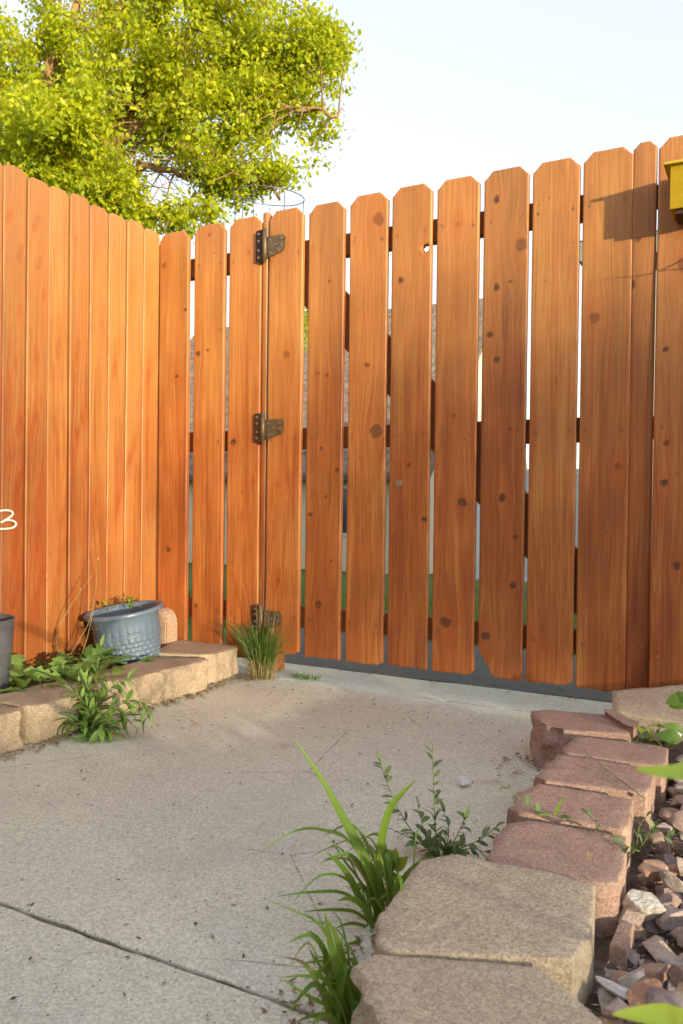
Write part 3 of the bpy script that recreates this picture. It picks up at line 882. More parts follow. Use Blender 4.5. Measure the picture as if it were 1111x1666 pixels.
GR = 'edging blocks along the right of the path'
LEFTF = [(-1, 0, 0)]
tag(block('edging_block', [(1.701, -1.620), (1.781, -1.702), (1.865, -1.790), (1.955, -1.795), (1.985, -1.655), (1.968, -1.585), (1.886, -1.520), (1.708, -1.588)], .002, .100, M['block_tan'], 301, [(-.75, -.66, 0)], .008),
    'tan concrete edging block nearest the camera, cut by the bottom edge', 'block', GR)
tag(block('edging_block', [(1.678, -1.520), (1.705, -1.574), (1.727, -1.578), (1.918, -1.498), (1.923, -1.40), (1.905, -1.291), (1.846, -1.284), (1.703, -1.290), (1.662, -1.341)], .002, .104, M['block_tan'], 302, [(-1, 0, 0)], .006),
    'large tan concrete edging block behind the grass tuft, second from the camera', 'block', GR)
tag(block('edging_block', [(1.738, -1.266), (1.765, -1.282), (1.905, -1.276), (1.930, -1.255), (1.930, -1.20), (1.915, -1.080), (1.757, -1.090), (1.730, -1.126)], .002, .098, M['block_red'], 303, LEFTF, .006),
    'reddish edging block directly behind the large tan one', 'block', GR)
tag(block('edging_block', [(1.714, -1.058), (1.738, -1.076), (1.906, -1.064), (1.913, -1.036), (1.900, -.906), (1.727, -.911), (1.709, -.985)], .002, .100, M['block_red'], 304, LEFTF, .007),
    'reddish edging block in mid row with weed sprigs along its near edge', 'block', GR)
tag(block('edging_block', [(1.712, -.876), (1.738, -.898), (1.914, -.868), (1.921, -.842), (1.914, -.716), (1.74, -.706), (1.717, -.722)], .002, .101, M['block_red'], 305, LEFTF, .007),
    'reddish edging block with one thin green sprig lying across its top', 'block', GR)
tag(block('edging_block', [(1.716, -.684), (1.74, -.698), (1.920, -.682), (1.927, -.656), (1.919, -.540), (1.900, -.530), (1.722, -.548)], .002, .099, M['block_red'], 306, LEFTF, .007),
    'reddish edging block tucked against the turned block with the split face', 'block', GR)
ga = .0
g1 = tag(block('edging_block', [(1.578, -.392), (1.622, -.500), (1.690, -.536), (1.830, -.486), (1.826, -.436), (1.748, -.338), (1.60, -.362)], .002, .104, M['block_red'], 307, [(-.9, -.43, 0)], .012),
    'turned reddish block with dark rough split face and raised lip near the gate', 'block', GR)
# the moulded lip on its far right edge
lip = block('lip', [(1.750, -.352), (1.763, -.340), (1.838, -.436), (1.836, -.474), (1.822, -.466)], .090, .118, M['block_red'], 308, None, .002)
lip.parent = g1
# tan block lying tilted against the fence
def quad_block(name, A, B, C, D, th, mat, seed):
    """A,B far top edge, C,D near top edge; slab of thickness th below that face"""
    A, B, C, D = map(Vector, (A, B, C, D))
    nrm = (B - A).cross(D - A).normalized()
    if nrm.z < 0: nrm = -nrm
    bm = bmesh.new()
    top = [bm.verts.new(p) for p in (A, B, C, D)]; bot = [bm.verts.new(p - nrm * th) for p in (A, B, C, D)]
    bm.faces.new(top); bm.faces.new(bot[::-1])
    for i in range(4): bm.faces.new((top[i], bot[i], bot[(i + 1) % 4], top[(i + 1) % 4]))
    bmesh.ops.recalc_face_normals(bm, faces=bm.faces[:])
    bmesh.ops.subdivide_edges(bm, edges=bm.edges[:], cuts=14, use_grid_fill=True)
    bmesh.ops.smooth_vert(bm, verts=bm.verts[:], factor=.35, use_axis_x=True, use_axis_y=True, use_axis_z=True)
    for v in bm.verts:
        k = (float(vn(v.co.x * 70, v.co.y * 70 + v.co.z * 50, seed)) - .5) * .004
        v.co += nrm * k
    return bm_obj(name, bm, mat, smooth=True)
tag(quad_block('edging_block', (1.720, -.075, .108), (2.00, -.055, .165), (2.03, -.19, .058), (1.745, -.212, .083), .062, M['block_tan'], 310),
    'tan block lying tilted at the foot of the fence right of the gate', 'block', GR)
# lower block partly buried beside the large tan one
tag(block('edging_block', [(1.932, -1.335), (1.953, -1.335), (1.955, -1.268), (1.934, -1.268)], -.02, .052, M['block_red'], 311, None, .003, .006),
    'buried reddish block fragment wedged beside the large tan block and the stones', 'block', GR)

GL = 'edging blocks along the left bed'
RF = [(1, 0, 0)]
tag(block('edging_block', [(.262, -1.36), (.44, -1.375), (.462, -1.36), (.464, -1.040), (.440, -1.018), (.285, -1.018)], .002, .100, M['block_left'], 321, RF, .007),
    'buff edging block at the left edge of the picture beside the grey pot', 'block', GL)
tag(block('edging_block', [(.28, -1.000), (.436, -1.004), (.463, -.978), (.462, -.86), (.448, -.755), (.415, -.728), (.27, -.735)], .002, .100, M['block_left'], 322, RF, .007),
    'buff edging block below the leafy weeds, second from the left', 'block', GL)
tag(block('edging_block', [(.30, -.712), (.40, -.712), (.452, -.64), (.458, -.50), (.449, -.475), (.470, -.35), (.464, -.285), (.432, -.255), (.285, -.338)], .002, .102, M['block_left'], 323, RF, .008),
    'long buff edging block with a notched split face below the blue pot', 'block', GL)
tag(block('edging_block', [(.235, -.285), (.395, -.236), (.432, -.196), (.418, -.045), (.398, -.022), (.150, -.022), (.122, -.06)], .002, .103, M['block_left'], 324, RF, .008),
    'buff edging block end of the row, touching the fence below the hinges', 'block', GL)
# block standing on end behind the pot
def stand_block():
    prof = [(0, .0), (.10, .0), (.10, .125), (.085, .155), (.06, .168), (.02, .170), (0, .165)]
    bm = bmesh.new()
    vs = [bm.verts.new((x, 0, z)) for x, z in prof]
    f = bm.faces.new(vs)
    r = bmesh.ops.extrude_face_region(bm, geom=[f])
    for g in r['geom']:
        if isinstance(g, bmesh.types.BMVert): g.co.y += .07
    bmesh.ops.bevel(bm, geom=bm.edges[:], offset=.006, segments=2, affect='EDGES')
    return bm_obj('edging_block', bm, mat_block('salmon_block', (.40, .275, .195), (.44, .31, .22), (.23, .145, .10)), smooth=False)
o = tag(stand_block(), 'salmon block standing on end in the corner behind the blue pot', 'block', GL)
o.location = (.045, -.115, .055)

# ------------------------------------------------------------------ stones
def rock_mesh(seed):
    r = random.Random(seed)
    bm = bmesh.new()
    bmesh.ops.create_icosphere(bm, subdivisions=3, radius=1.0)
    sx, sy, sz = r.uniform(.85, 1.25), r.uniform(.7, 1.0), r.uniform(.5, .75)
    planes = []
    for _ in range(13):
        d = Vector((r.gauss(0, 1), r.gauss(0, 1), r.gauss(0, 1))).normalized()
        planes.append((d, r.uniform(.42, .80)))
    for v in bm.verts:
        p = v.co.copy()
        for d, h in planes:
            e = p.dot(d) - h
            if e > 0: p -= d * e * .98
        k = 1 + .10 * (float(vn(p.x * 3 + 5, p.y * 3 + p.z * 2.3, seed)) - .5) + .05 * (float(vn(p.x * 9 + 5, p.y * 9 + p.z * 7, seed + 1)) - .5)
        v.co = Vector((p.x * sx, p.y * sy, p.z * sz)) * k
    me = bpy.data.meshes.new('stone'); bm.to_mesh(me); bm.free()
    me.polygons.foreach_set('use_smooth', [True] * len(me.polygons))
    me.set_sharp_from_angle(angle=math.radians(22))
    return me
RM = []
for i in range(15):
    RM.append(rock_mesh(500 + i)); RM[-1].materials.append(ROCKM[i % 5])
placed = []
def put_rock(x, y, z, s, me, rot=None):
    o = link_mesh('stone', me)
    o.location = (x, y, z); o.scale = (s, s, s)
    o.rotation_euler = rot or (random.uniform(-.35, .35), random.uniform(-.35, .35), random.uniform(0, 6.28))
    return o
RS = random.Random(5)
rocks = []
for lay, (sizes, tries_) in enumerate((((.030, .025, .020, .015, .011), 1000), ((.027, .021, .016), 140))):
    for s in sizes:
        for _ in range(tries_):
            x = 1.938 + RS.random() ** 1.8 * .34; y = RS.uniform(-1.80, -.33)
            if x - s * .55 < 1.932 or len(rocks) > 298: continue
            if all(l != lay or math.hypot(x - a, y - b) > (s + c) * (.76 if x < 2.06 else 1.0) for a, b, c, l in rocks): rocks.append((x, y, s, lay))
for i, (x, y, s, lay) in enumerate(rocks):
    ci = RS.choice([0, 0, 1, 1, 2, 3, 3, 4])
    o = put_rock(x, y, .014 + s * .42 + lay * .026, s * 1.08, RM[ci + 5 * (i % 3)])
    band = ('beside the large tan blocks' if y < -1.29 else 'beside the first red block' if y < -1.07 else
            'beside the mid row blocks' if y < -.71 else 'near the tilted block')
    far = 'against the block row' if x < 2.0 else 'further out in the bed'
    sz = 'small' if s < .02 else 'mid sized' if s < .03 else 'large'
    tag(o, '%s %s stone %s, %s' % (sz, ROCKC[ci][0], far, band), 'stone', 'river stones in the stone bed')
def special(px, py, z, s, me_seed, mat, label, rot=None, cat='stone', name='stone', sc3=None):
    d = (CAM.z - z)
    ray = at(px, py, 1.0) - CAM
    t = (z - CAM.z) / ray.z
    p = CAM + ray * t
    me = rock_mesh(me_seed); me.materials.clear(); me.materials.append(mat)
    o = put_rock(p.x, p.y, z, s, me, rot)
    if sc3: o.scale = sc3
    o.name = name
    return tag(o, label, cat)
special(1050, 1470, .062, .036, 611, M['rock_white'], 'large pale cream stone with a pointed top beside the red edging block', (.2, .3, .9))
special(1088, 1490, .045, .032, 616, mat_noise('lilac_stone', (.33, .26, .24), (.44, .37, .34), 3., .85, .4, .1), 'greyish lilac stone leaning on the large pale stone', (.3, -.2, .3))
special(1010, 1610, .048, .024, 612, M['white_lump'], 'long white stone at the foot of the large tan block', (.1, .1, 2.6), sc3=(.034, .012, .012))
special(1050, 1625, .050, .032, 613, mat_noise('rust_stone', (.36, .19, .12), (.44, .25, .16), 3., .85, .4, .1), 'flat rust red stone in the lower right corner', (.5, .2, .4))
special(1078, 1622, .058, .010, 614, M['blue_bit'], 'small bright blue plastic scrap among the stones', None, 'scrap', 'plastic_scrap')
special(1092, 1196, .085, .03, 615, M['white_lump'], 'crumpled whitish lump among leaves below the tilted block', (.2, .2, .3), 'lump', 'crumpled_lump', sc3=(.034, .024, .018))
special(755, 1272, .012, .019, 617, M['white_lump'], 'single white pebble lying alone on the concrete path', (.1, .3, .5), 'pebble', 'pebble')
special(978, 1315, .05, .014, 618, M['rock_white'], 'small pale stone behind the mid row reddish block', None)

# ------------------------------------------------------------------ pots
def lathe(prof, n=64, disp=None):
    V, F = [], []
    for j, (r, z) in enumerate(prof):
        for i in range(n):
            a = 2 * math.pi * i / n
            rr = r + (disp(a, z) if disp else 0)
            V.append((rr * math.cos(a), rr * math.sin(a), z))
    for j in range(len(prof) - 1):
        for i in range(n):
            a, b = j * n + i, j * n + (i + 1) % n
            F.append((a, b, b + n, a + n))
    return V, F
pot = empty('flower_pot', (.163, -.313, .062)); pot.scale = (1.01, 1.01, 1.12)
tag(pot, 'blue plastic flower pot with basket weave band, leaning on the left blocks', 'flower pot')
pot.rotation_euler = (0, 0, 0)
# lean: axis tips toward the left of the picture
pot.rotation_mode = 'QUATERNION'
pot.rotation_quaternion = Quaternion(_r0, math.radians(4.0)) @ Quaternion(Vector((-_r0.y, _r0.x, 0)), math.radians(-8.0))
NW, HW = 27, .0140
def weave(a, z):
    if z < .008 or z > .118: return 0
    row = int((z - .008) / HW); u = a / (2 * math.pi) * NW + (.5 if row % 2 else 0)
    fu = abs((u % 1) - .5) * 2; fz = abs((((z - .008) / HW) % 1) - .5) * 2
    return .0055 * max(0, 1 - fu ** 4) * max(0, 1 - fz ** 4)
prof = [(0.0, .004), (.08, .0), (.092, .002)] + [(.093 + .016 * (z / .12), z) for z in np.linspace(.006, .120, 58)] + \
       [(.1115, .124), (.1115, .150), (.113, .152), (.113, .158), (.131, .160), (.1335, .163), (.1335, .171), (.131, .1735), (.121, .174), (.1165, .171), (.112, .13), (.107, .085)]
V, F = lathe(prof, NW * 8, weave)
mk('body', V, F, M['blue_pot'], pot, smooth=True)
V, F = lathe([(.109, .094), (.06, .100), (0.001, .106)], 40, lambda a, z: .002 * math.sin(5 * a))
mk('potting_soil', V, F, M['soil'], pot, smooth=True)

gp = empty('flower_pot', (.100, -.912, .062))
tag(gp, 'dark grey plastic pot with a stepped rim, cut by the left edge', 'flower pot')
V, F = lathe([(0, .0), (.100, .0), (.106, .006), (.1145, .126), (.1150, .1275), (.1165, .1285), (.1165, .132), (.1205, .218), (.1235, .2195), (.124, .2225), (.1215, .224), (.117, .222), (.113, .19)], 72)
mk('body', V, F, M['grey_pot'], gp, smooth=True)
gp.children[0].data.set_sharp_from_angle(angle=math.radians(30))
V, F = lathe([(.1135, .196), (.06, .205), (.001, .214)], 40, lambda a, z: .002 * math.sin(7 * a))
mk('potting_soil', V, F, M['soil'], gp, smooth=True)

# ------------------------------------------------------------------ yellow box, wires, cord, tomato cage
bx = empty('wall_box', (1.855, -.006, 1.4245))
tag(bx, 'small yellow painted wooden box with overhanging lid high on the right fence', 'box')
bw, bp = .15, .104
for nm, a in (('front_board', (0, bw, -bp, -bp + .010, 0, .116)), ('side_board', (0, .010, -bp + .0105, 0, 0.001, .1155)), ('side_board', (bw - .010, bw, -bp + .0105, 0, 0.001, .1155))):
    box(nm, *a, M['yellow'], bx, .0012)
box('bottom_board', .011, bw - .011, -bp + .011, -.001, -.012, .006, M['dark_wood'], bx, .001)
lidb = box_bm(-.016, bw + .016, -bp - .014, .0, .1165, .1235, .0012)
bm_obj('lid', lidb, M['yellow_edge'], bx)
bx.children[0].name = 'front_board'

# a thin bent wire off the frame whose shadow crosses the boards
def upsun(x, z, t, y=-.001):
    return Vector((x, y, z)) + SUN_VEC * t
hw_ = empty('hanging_wire', (2.3, -.02, 1.2))
tag(hw_, 'thin bent wires hooked on the fence just right of the yellow box', 'wire')
w1 = [upsun(x, z, .31) for x, z in ((1.640, 1.284), (1.70, 1.2885), (1.76, 1.286), (1.80, 1.289), (1.845, 1.302), (1.90, 1.335), (1.95, 1.38), (2.03, 1.42))]
w2 = [upsun(x, z, .31) for x, z in ((1.78, 1.287), (1.83, 1.290), (1.88, 1.289), (1.95, 1.30))]
for w_ in (w1, w2):
    sp = smooth_path(w_, 6)
    V, F = tube_geo([p - hw_.location for p in sp], [.0012 + .0016 * i / len(sp) for i in range(len(sp))], 6)
    mk('wire', V, F, M['thinwire'], hw_, smooth=True)
V, F = tube_geo([Vector(w1[-1]) - hw_.location, Vector((2.33, -.10, 1.47)) - hw_.location, Vector((2.345, -.015, 1.49)) - hw_.location], .0016, 6)
mk('hook', V, F, M['thinwire'], hw_, smooth=True)

cord = empty('cord_loop', (.006, -.74, .55))
tag(cord, 'white looped cord hanging on the left fence at the picture edge', 'cord')
pts = [(.008, -.90, .03), (.008, -.80, .025), (.010, -.735, .040), (.012, -.700, .0405), (.012, -.690, .030), (.012, -.705, .018), (.013, -.735, .004), (.013, -.715, .011), (.012, -.690, .009), (.012, -.677, -.001), (.012, -.690, -.0125), (.011, -.73, -.016), (.010, -.80, -.012), (.009, -.88, .0)]
sp = smooth_path([(a - .006, b + .74, c_) for a, b, c_ in pts], 8)
V, F = tube_geo(sp, .0036, 8); mk('cord', V, F, M['white_cord'], cord, smooth=True)
V, F = tube_geo([(-.004, -.16, .03), (.012, -.16, .03), (.013, -.16, .038)], .0025, 6); mk('hook', V, F, M['screw'], cord)

cage = empty('tomato_cage', (.172, .50, -.02))
tag(cage, 'round wire tomato cage standing upside behind the gate hinges', 'tomato cage')
zr, rr = 1.945, .152
def ringpts(r, z, n=40): return [(r * math.cos(2 * math.pi * i / n), r * math.sin(2 * math.pi * i / n), z + .02 - .02 * math.sin(2 * math.pi * i / n + 2.0)) for i in range(n + 1)]
for r, z in ((rr, zr), (.13, 1.45), (.095, .9), (.06, .4)):
    V, F = tube_geo(ringpts(r, z), .0022, 6, cap=False); mk('ring', V, F, M['wire'], cage, smooth=True)
for k in range(7):
    a = 2 * math.pi * k / 7 + .35
    V, F = tube_geo([((rr) * math.cos(a), (rr) * math.sin(a), zr + .01 - .02 * math.sin(a + 2.0)), (.05 * math.cos(a + .1), .05 * math.sin(a + .1), 0.0)], .0019, 5)
    mk('upright', V, F, M['wire'], cage, smooth=True)

# ------------------------------------------------------------------ plants
def hitz(px, py, z):
    ray = at(px, py, 1.0) - CAM
    return CAM + ray * ((z - CAM.z) / ray.z)

def blade_geo(path, width, fold=.25, n=5):
    """grass blade: folded ribbon along a path, widest low down, pointed at the tip"""
    sp = smooth_path(path, n)
    V, F = [], []
    N_ = len(sp)
    for i, p in enumerate(sp):
        t = i / (N_ - 1)
        d = (sp[min(i + 1, N_ - 1)] - sp[max(i - 1, 0)]).normalized()
        view = (CAM - p).normalized()
        side = d.cross(view + Vector((.3, .2, .25))).normalized()
        nn = side.cross(d).normalized()
        w = width * .5 * min(1, .55 + t * 2.2) * (1 - max(0, (t - .45) / .55) ** 1.6)
        V += [p - side * w, p + nn * (-w * fold * 2), p + side * w]
    for i in range(N_ - 1):
        a = i * 3
        F += [(a, a + 1, a + 4, a + 3), (a + 1, a + 2, a + 5, a + 4)]
    return V, F

def leaf_mesh(name, shape, fold=.2, curl=.15, n=7, mat=None, teeth=0):
    """unit leaf along +x; shape = list of (t, halfwidth)"""
    V, F = [], []
    ts = np.linspace(0, 1, n + 1)
    for i, t in enumerate(ts):
        w = np.interp(t, [s[0] for s in shape], [s[1] for s in shape])
        if teeth and 0 < i < n: w *= (1.25 if i % 2 else .62)
        z = -curl * t * t + .25 * curl * math.sin(t * 3.1)
        V += [(t, -w, z + fold * w), (t, 0, z), (t, w, z + fold * w)]
    for i in range(n):
        a = i * 3
        F += [(a, a + 3, a + 4, a + 1), (a + 1, a + 4, a + 5, a + 2)]
    me = bpy.data.meshes.new(name)
    me.from_pydata([tuple(map(float, v)) for v in V], [], F)
    me.polygons.foreach_set('use_smooth', [True] * len(me.polygons))
    if mat: me.materials.append(mat)
    return me
LANCE = [(0, .01), (.15, .07), (.45, .14), (.75, .09), (1, .0)]
OVAL = [(0, .015), (.15, .12), (.4, .23), (.7, .19), (.9, .09), (1, 0)]
BROAD = [(0, .02), (.12, .18), (.35, .33), (.6, .32), (.85, .16), (1, 0)]
DANDY = [(0, .02), (.2, .06), (.5, .16), (.8, .22), (.93, .14), (1, 0)]
LM = {'weed': [leaf_mesh('leaf', LANCE, .3, c, 7, M['weed_leaf']) for c in (.05, .2, .4)],
      'knot': [leaf_mesh('leaf', OVAL, .25, c, 6, M['knot_leaf']) for c in (.05, .2)],
      'lime': [leaf_mesh('leaf', BROAD, .25, c, 7, M['lime_leaf']) for c in (.1, .3)],
      'broad': [leaf_mesh('leaf', BROAD, .25, c, 9, M['grass_leaf']) for c in (.15, .35)],
      'dandy': [leaf_mesh('leaf', DANDY, .2, c, 12, M['weed_leaf'], teeth=1) for c in (.25, .5)],
      'dry': [leaf_mesh('seed', OVAL, .3, .2, 4, M['dry_leaf'])]}
def put_leaf(parent, base, p, d, L, kind, up=None, rnd=random, name='leaf'):
    me = rnd.choice(LM[kind])
    x = Vector(d).normalized()
    u = Vector(up) if up is not None else Vector((rnd.uniform(-.5, .5), rnd.uniform(-.5, .5), 1))
    y = u.cross(x)
    y = y.normalized() if y.length > 1e-4 else x.orthogonal().normalized()
    z = x.cross(y)
    m = Matrix(((x.x * L, y.x * L, z.x * L, p.x - base.x), (x.y * L, y.y * L, z.y * L, p.y - base.y), (x.z * L, y.z * L, z.z * L, p.z - base.z), (0, 0, 0, 1)))
    return link_mesh(name, me, None, parent, m)

def stemmed(name, label, cat, base, stems, kind, leafL, per=9, rad=.0012, seed=1, spread=1.0, start=.1, mat='stem', group=None):
    rd = random.Random(seed)
    e = empty(name, base); tag(e, label, cat, group)
    base = Vector(base)
    for st in stems:
        sp = smooth_path(st, 6)
        V, F = tube_geo([p - base for p in sp], [rad * (1.2 - .8 * i / len(sp)) for i in range(len(sp))], 5)
        mk('stem', V, F, M[mat], e, smooth=True)
        n = per if isinstance(per, int) else per[stems.index(st)]
        for k in range(n):
            t = start + (1 - start) * (k + rd.random() * .6) / n
            i = min(len(sp) - 2, int(t * (len(sp) - 1)))
            p = sp[i]; d = (sp[i + 1] - sp[i]).normalized()
            a = rd.uniform(0, 6.28)
            o1 = d.orthogonal().normalized(); o2 = d.cross(o1)
            dirv = d * rd.uniform(.3, .9) + (o1 * math.cos(a) + o2 * math.sin(a)) * spread
            put_leaf(e, base, p, dirv, leafL * rd.uniform(.6, 1.15) * (1.15 - .45 * t), kind, rnd=rd)
        put_leaf(e, base, sp[-1] - (sp[-1] - sp[-2]) * .5, sp[-1] - sp[-2], leafL * .7, kind, rnd=rd)
    return e

def tuft(name, label, base, blades, mat='grass_leaf', group=None, cat='grass'):
    e = empty(name, base); tag(e, label, cat, group)
    b = Vector(base)
    for pth, w in blades:
        V, F = blade_geo([Vector(p) for p in pth], w)
        mk('blade', [v - b for v in V], F, M[mat], e, smooth=True)
    return e

def bl(pts, w, d0, d1):
    n = len(pts)
    return ([at(x, y, d0 + (d1 - d0) * i / (n - 1)) for i, (x, y) in enumerate(pts)], w)
# tuft of broad grass beside the large tan block
b0 = hitz(622, 1500, 0.0)
D0 = (b0 - CAM).dot(_f)
tuft('grass_tuft', 'tall broad bladed grass tuft growing left of the large tan block', b0, [
    bl([(624, 1500), (606, 1420), (566, 1346), (528, 1275), (477, 1199)], .0135, D0, D0 - .04),
    bl([(622, 1498), (600, 1405), (572, 1350), (545, 1302), (520, 1262)], .010, D0 + .01, D0),
    bl([(618, 1500), (614, 1420), (619, 1375), (632, 1321), (653, 1292), (679, 1267)], .0125, D0, D0 - .03),
    bl([(626, 1498), (578, 1380), (524, 1350), (475, 1354), (406, 1398)], .0045, D0, D0 - .12),
    bl([(609, 1510), (586, 1462), (561, 1416), (530, 1386)], .0125, D0, D0 - .07),
    bl([(617, 1504), (566, 1456), (512, 1451), (446, 1459)], .005, D0, D0 - .12),
    bl([(609, 1508), (578, 1484), (541, 1480), (493, 1483)], .0055, D0, D0 - .1),
    bl([(607, 1512), (574, 1502), (545, 1510)], .005, D0, D0 - .08),
    bl([(612, 1505), (568, 1434), (520, 1425), (475, 1470)], .004, D0, D0 - .1),
    bl([(618, 1500), (590, 1440), (560, 1400), (535, 1360)], .0045, D0 + .02, D0 + .02),
    bl([(628, 1500), (612, 1450), (600, 1400), (596, 1362)], .008, D0 + .01, D0 + .01),
    bl([(607, 1512), (595, 1480), (572, 1462), (548, 1466)], .010, D0 - .02, D0 - .09),
    bl([(632, 1490), (648, 1445), (668, 1415), (697, 1391)], .009, D0 + .03, D0 + .02),
    bl([(605, 1530), (580, 1533), (553, 1540)], .005, D0 - .03, D0 - .1),
    bl([(605, 1522), (575, 1540), (556, 1556)], .0045, D0 - .03, D0 - .1),
    bl([(622, 1495), (600, 1428), (590, 1380), (600, 1330)], .003, D0 + .02, D0 + .06),
])
b1 = hitz(556, 1668, 0.0); D1 = (b1 - CAM).dot(_f)
tuft('grass_tuft', 'short grass tuft at the bottom edge beside the nearest tan block', b1, [
    bl([(566, 1672), (553, 1594), (537, 1532), (528, 1484)], .0115, D1, D1 - .03),
    bl([(570, 1672), (562, 1600), (552, 1540), (533, 1495)], .012, D1 + .02, D1),
    bl([(560, 1676), (545, 1620), (530, 1570), (528, 1535)], .009, D1, D1 + .02),
    bl([(556, 1668), (537, 1640), (499, 1619), (453, 1588)], .005, D1, D1 - .08),
    bl([(560, 1668), (536, 1600), (500, 1588), (455, 1590)], .005, D1, D1 - .07),
    bl([(566, 1670), (540, 1600), (512, 1560), (500, 1535)], .004, D1 + .02, D1),
    bl([(566, 1676), (545, 1655), (510, 1652), (480, 1664)], .006, D1, D1 - .06),
    bl([(572, 1676), (575, 1630), (572, 1600), (580, 1560)], .008, D1 + .02, D1 + .03),
    bl([(560, 1674), (530, 1650), (505, 1670)], .006, D1 - .02, D1 - .08),
    bl([(566, 1668), (552, 1570), (520, 1505), (483, 1484), (424, 1461)], .004, D1 + .03, D1),
    bl([(564, 1672), (540, 1610), (510, 1580), (488, 1572)], .006, D1, D1 - .05),
    bl([(575, 1676), (560, 1640), (548, 1618), (530, 1612)], .009, D1, D1 - .04),
])
def extra_blades(parent, base, n, hmax, seed, left=1.0):
    r_ = random.Random(seed)
    for k in range(n):
        p0 = base + Vector((r_.uniform(-.018, .03), r_.uniform(-.03, .05), 0))
        h = hmax * r_.uniform(.3, 1.0)
        az = r_.gauss(2.9, .8)
        d = Vector((math.cos(az), math.sin(az), 0)) * h * r_.uniform(.25, 1.0) * left
        dr = r_.uniform(.0, .5) * h
        pth = [p0, p0 + d * .3 + Vector((0, 0, h * .6)), p0 + d * .75 + Vector((0, 0, h * .95)), p0 + d * 1.35 + Vector((0, 0, h - dr))]
        V, F = blade_geo(pth, r_.choice([.0025, .003, .004, .006, .008]) , .25, 5)
        mk('blade', [v - base for v in V], F, (M['grass_leaf'] if r_.random() < .8 else M['dry_grass'] if r_.random() < .5 else M['lime_leaf']), parent, smooth=True)
TUFTS = [o for o in COL.objects if o.name.startswith('grass_tuft')]
extra_blades(TUFTS[0], Vector(TUFTS[0].location), 34, .13, 201)
extra_blades(TUFTS[1], Vector(TUFTS[1].location), 30, .11, 202)
# young plant with broad lime leaves in the tuft
lb = hitz(640, 1470, 0.0); LD = (lb - CAM).dot(_f)
e = stemmed('seedling', 'small lime green broad leaved seedling in the grass tuft', 'plant', lb, [[lb, at(640, 1440, LD), at(636, 1400, LD)]], 'lime', .030, 3, .0022, 5, .6, .6)
for dx, dy in ((-.6, .7), (.7, .5), (.2, .9), (-.2, .4)):
    put_leaf(e, lb, at(636, 1412, LD), _r * dx + Vector((0, 0, dy)) - _f * .3, .032, 'lime', up=-_f)
# knotweed behind
kb = hitz(716, 1398, 0.0); KD = (kb - CAM).dot(_f)
def ks(pts, dd=0): return [kb] + [at(x, y, KD + dd * (i + 1) / len(pts)) for i, (x, y) in enumerate(pts)]
stemmed('knotweed', 'wiry weed with small oval leaves where the red blocks begin', 'weed', kb,
        [ks([(708, 1345), (706, 1290), (703, 1217)]), ks([(680, 1365), (650, 1320), (630, 1275), (618, 1236)], .08), ks([(735, 1375), (750, 1345), (757, 1328)], -.04),
         ks([(745, 1382), (780, 1366), (808, 1345)], -.03), ks([(695, 1380), (670, 1365), (642, 1352)], .02), ks([(735, 1392), (765, 1380), (795, 1388)], -.05),
         ks([(725, 1380), (730, 1350), (722, 1318)], .03), ks([(700, 1385), (688, 1345), (680, 1310)], .05)],
        'knot', .029, [26, 22, 12, 15, 12, 12, 12, 12], .0011, 8, .75, .12)
# sprigs creeping over the red blocks
SG = 'creeping sprigs on the red blocks'
def sprig(pts, z, label, n=6, L=.022, seed=3):
    P = [hitz(x, y, z + dz) for x, y, dz in pts]
    b = P[0].copy()
    return stemmed('weed_sprig', label, 'weed', b, [P], 'knot', L, n, .0009, seed, .8, .1, group=SG)
sprig([(880, 1327, 0.10), (862, 1313, .11), (845, 1298, .125), (828, 1285, .14), (815, 1276, .15)], 0, 'leafy sprig reaching left from the joint in the mid row', 6, .022, 3)
sprig([(1040, 1385, .095), (1012, 1372, .106), (980, 1347, .112), (953, 1322, .122)], 0, 'leafy sprig lying over the far edge of the first red block', 8, .024, 4)
sprig([(1050, 1300, .095), (1033, 1287, .104), (995, 1259, .108), (968, 1236, .118), (952, 1222, .125)], 0, 'thin sprig lying across the third red block', 6, .022, 6)
tuft('grass_sprout', 'short pointed grass blade between two mid row red blocks', hitz(902, 1331, .09), [([hitz(902, 1331, .095), hitz(908, 1315, .115), hitz(917, 1296, .135)], .005), ([hitz(899, 1331, .095), hitz(890, 1325, .105), hitz(872, 1327, .108)], .004), ([hitz(905, 1331, .095), hitz(920, 1328, .105), hitz(936, 1332, .104)], .005)])
sb = hitz(1035, 1385, .04)
stemmed('weed', 'low green weed in the stones beside the first red block', 'weed', sb, [[sb, sb + Vector((.02, .0, .03)), sb + Vector((.03, -.02, .05))], [sb, sb + Vector((.0, .03, .03)), sb + Vector((.01, .05, .045))], [sb, sb + Vector((.03, .02, .02)), sb + Vector((.06, .03, .03))]], 'knot', .026, 7, .001, 12)
# dry seed stalks by the big block
db = hitz(985, 1500, .01)
DD = (db - CAM).dot(_f)
stemmed('dry_weed', 'straw coloured dry seed stalk in front of the first red block', 'weed', db,
        [[db, at(960, 1460, DD), at(938, 1425, DD), at(931, 1362, DD)], [db, at(978, 1460, DD), at(965, 1420, DD), at(957, 1390, DD)], [db, at(1000, 1480, DD), at(1005, 1450, DD), at(1015, 1430, DD)],
         [db, at(990, 1510, DD), at(1010, 1505, DD), at(1040, 1515, DD)], [db, at(985, 1530, DD - .05), at(1000, 1555, DD - .1), at(1015, 1560, DD - .12)], [db, at(975, 1470, DD), at(985, 1440, DD), at(978, 1410, DD)]],
        'dry', .0085, [14, 12, 12, 12, 10, 10], .0006, 21, 1.1, .35, 'dry_leaf')

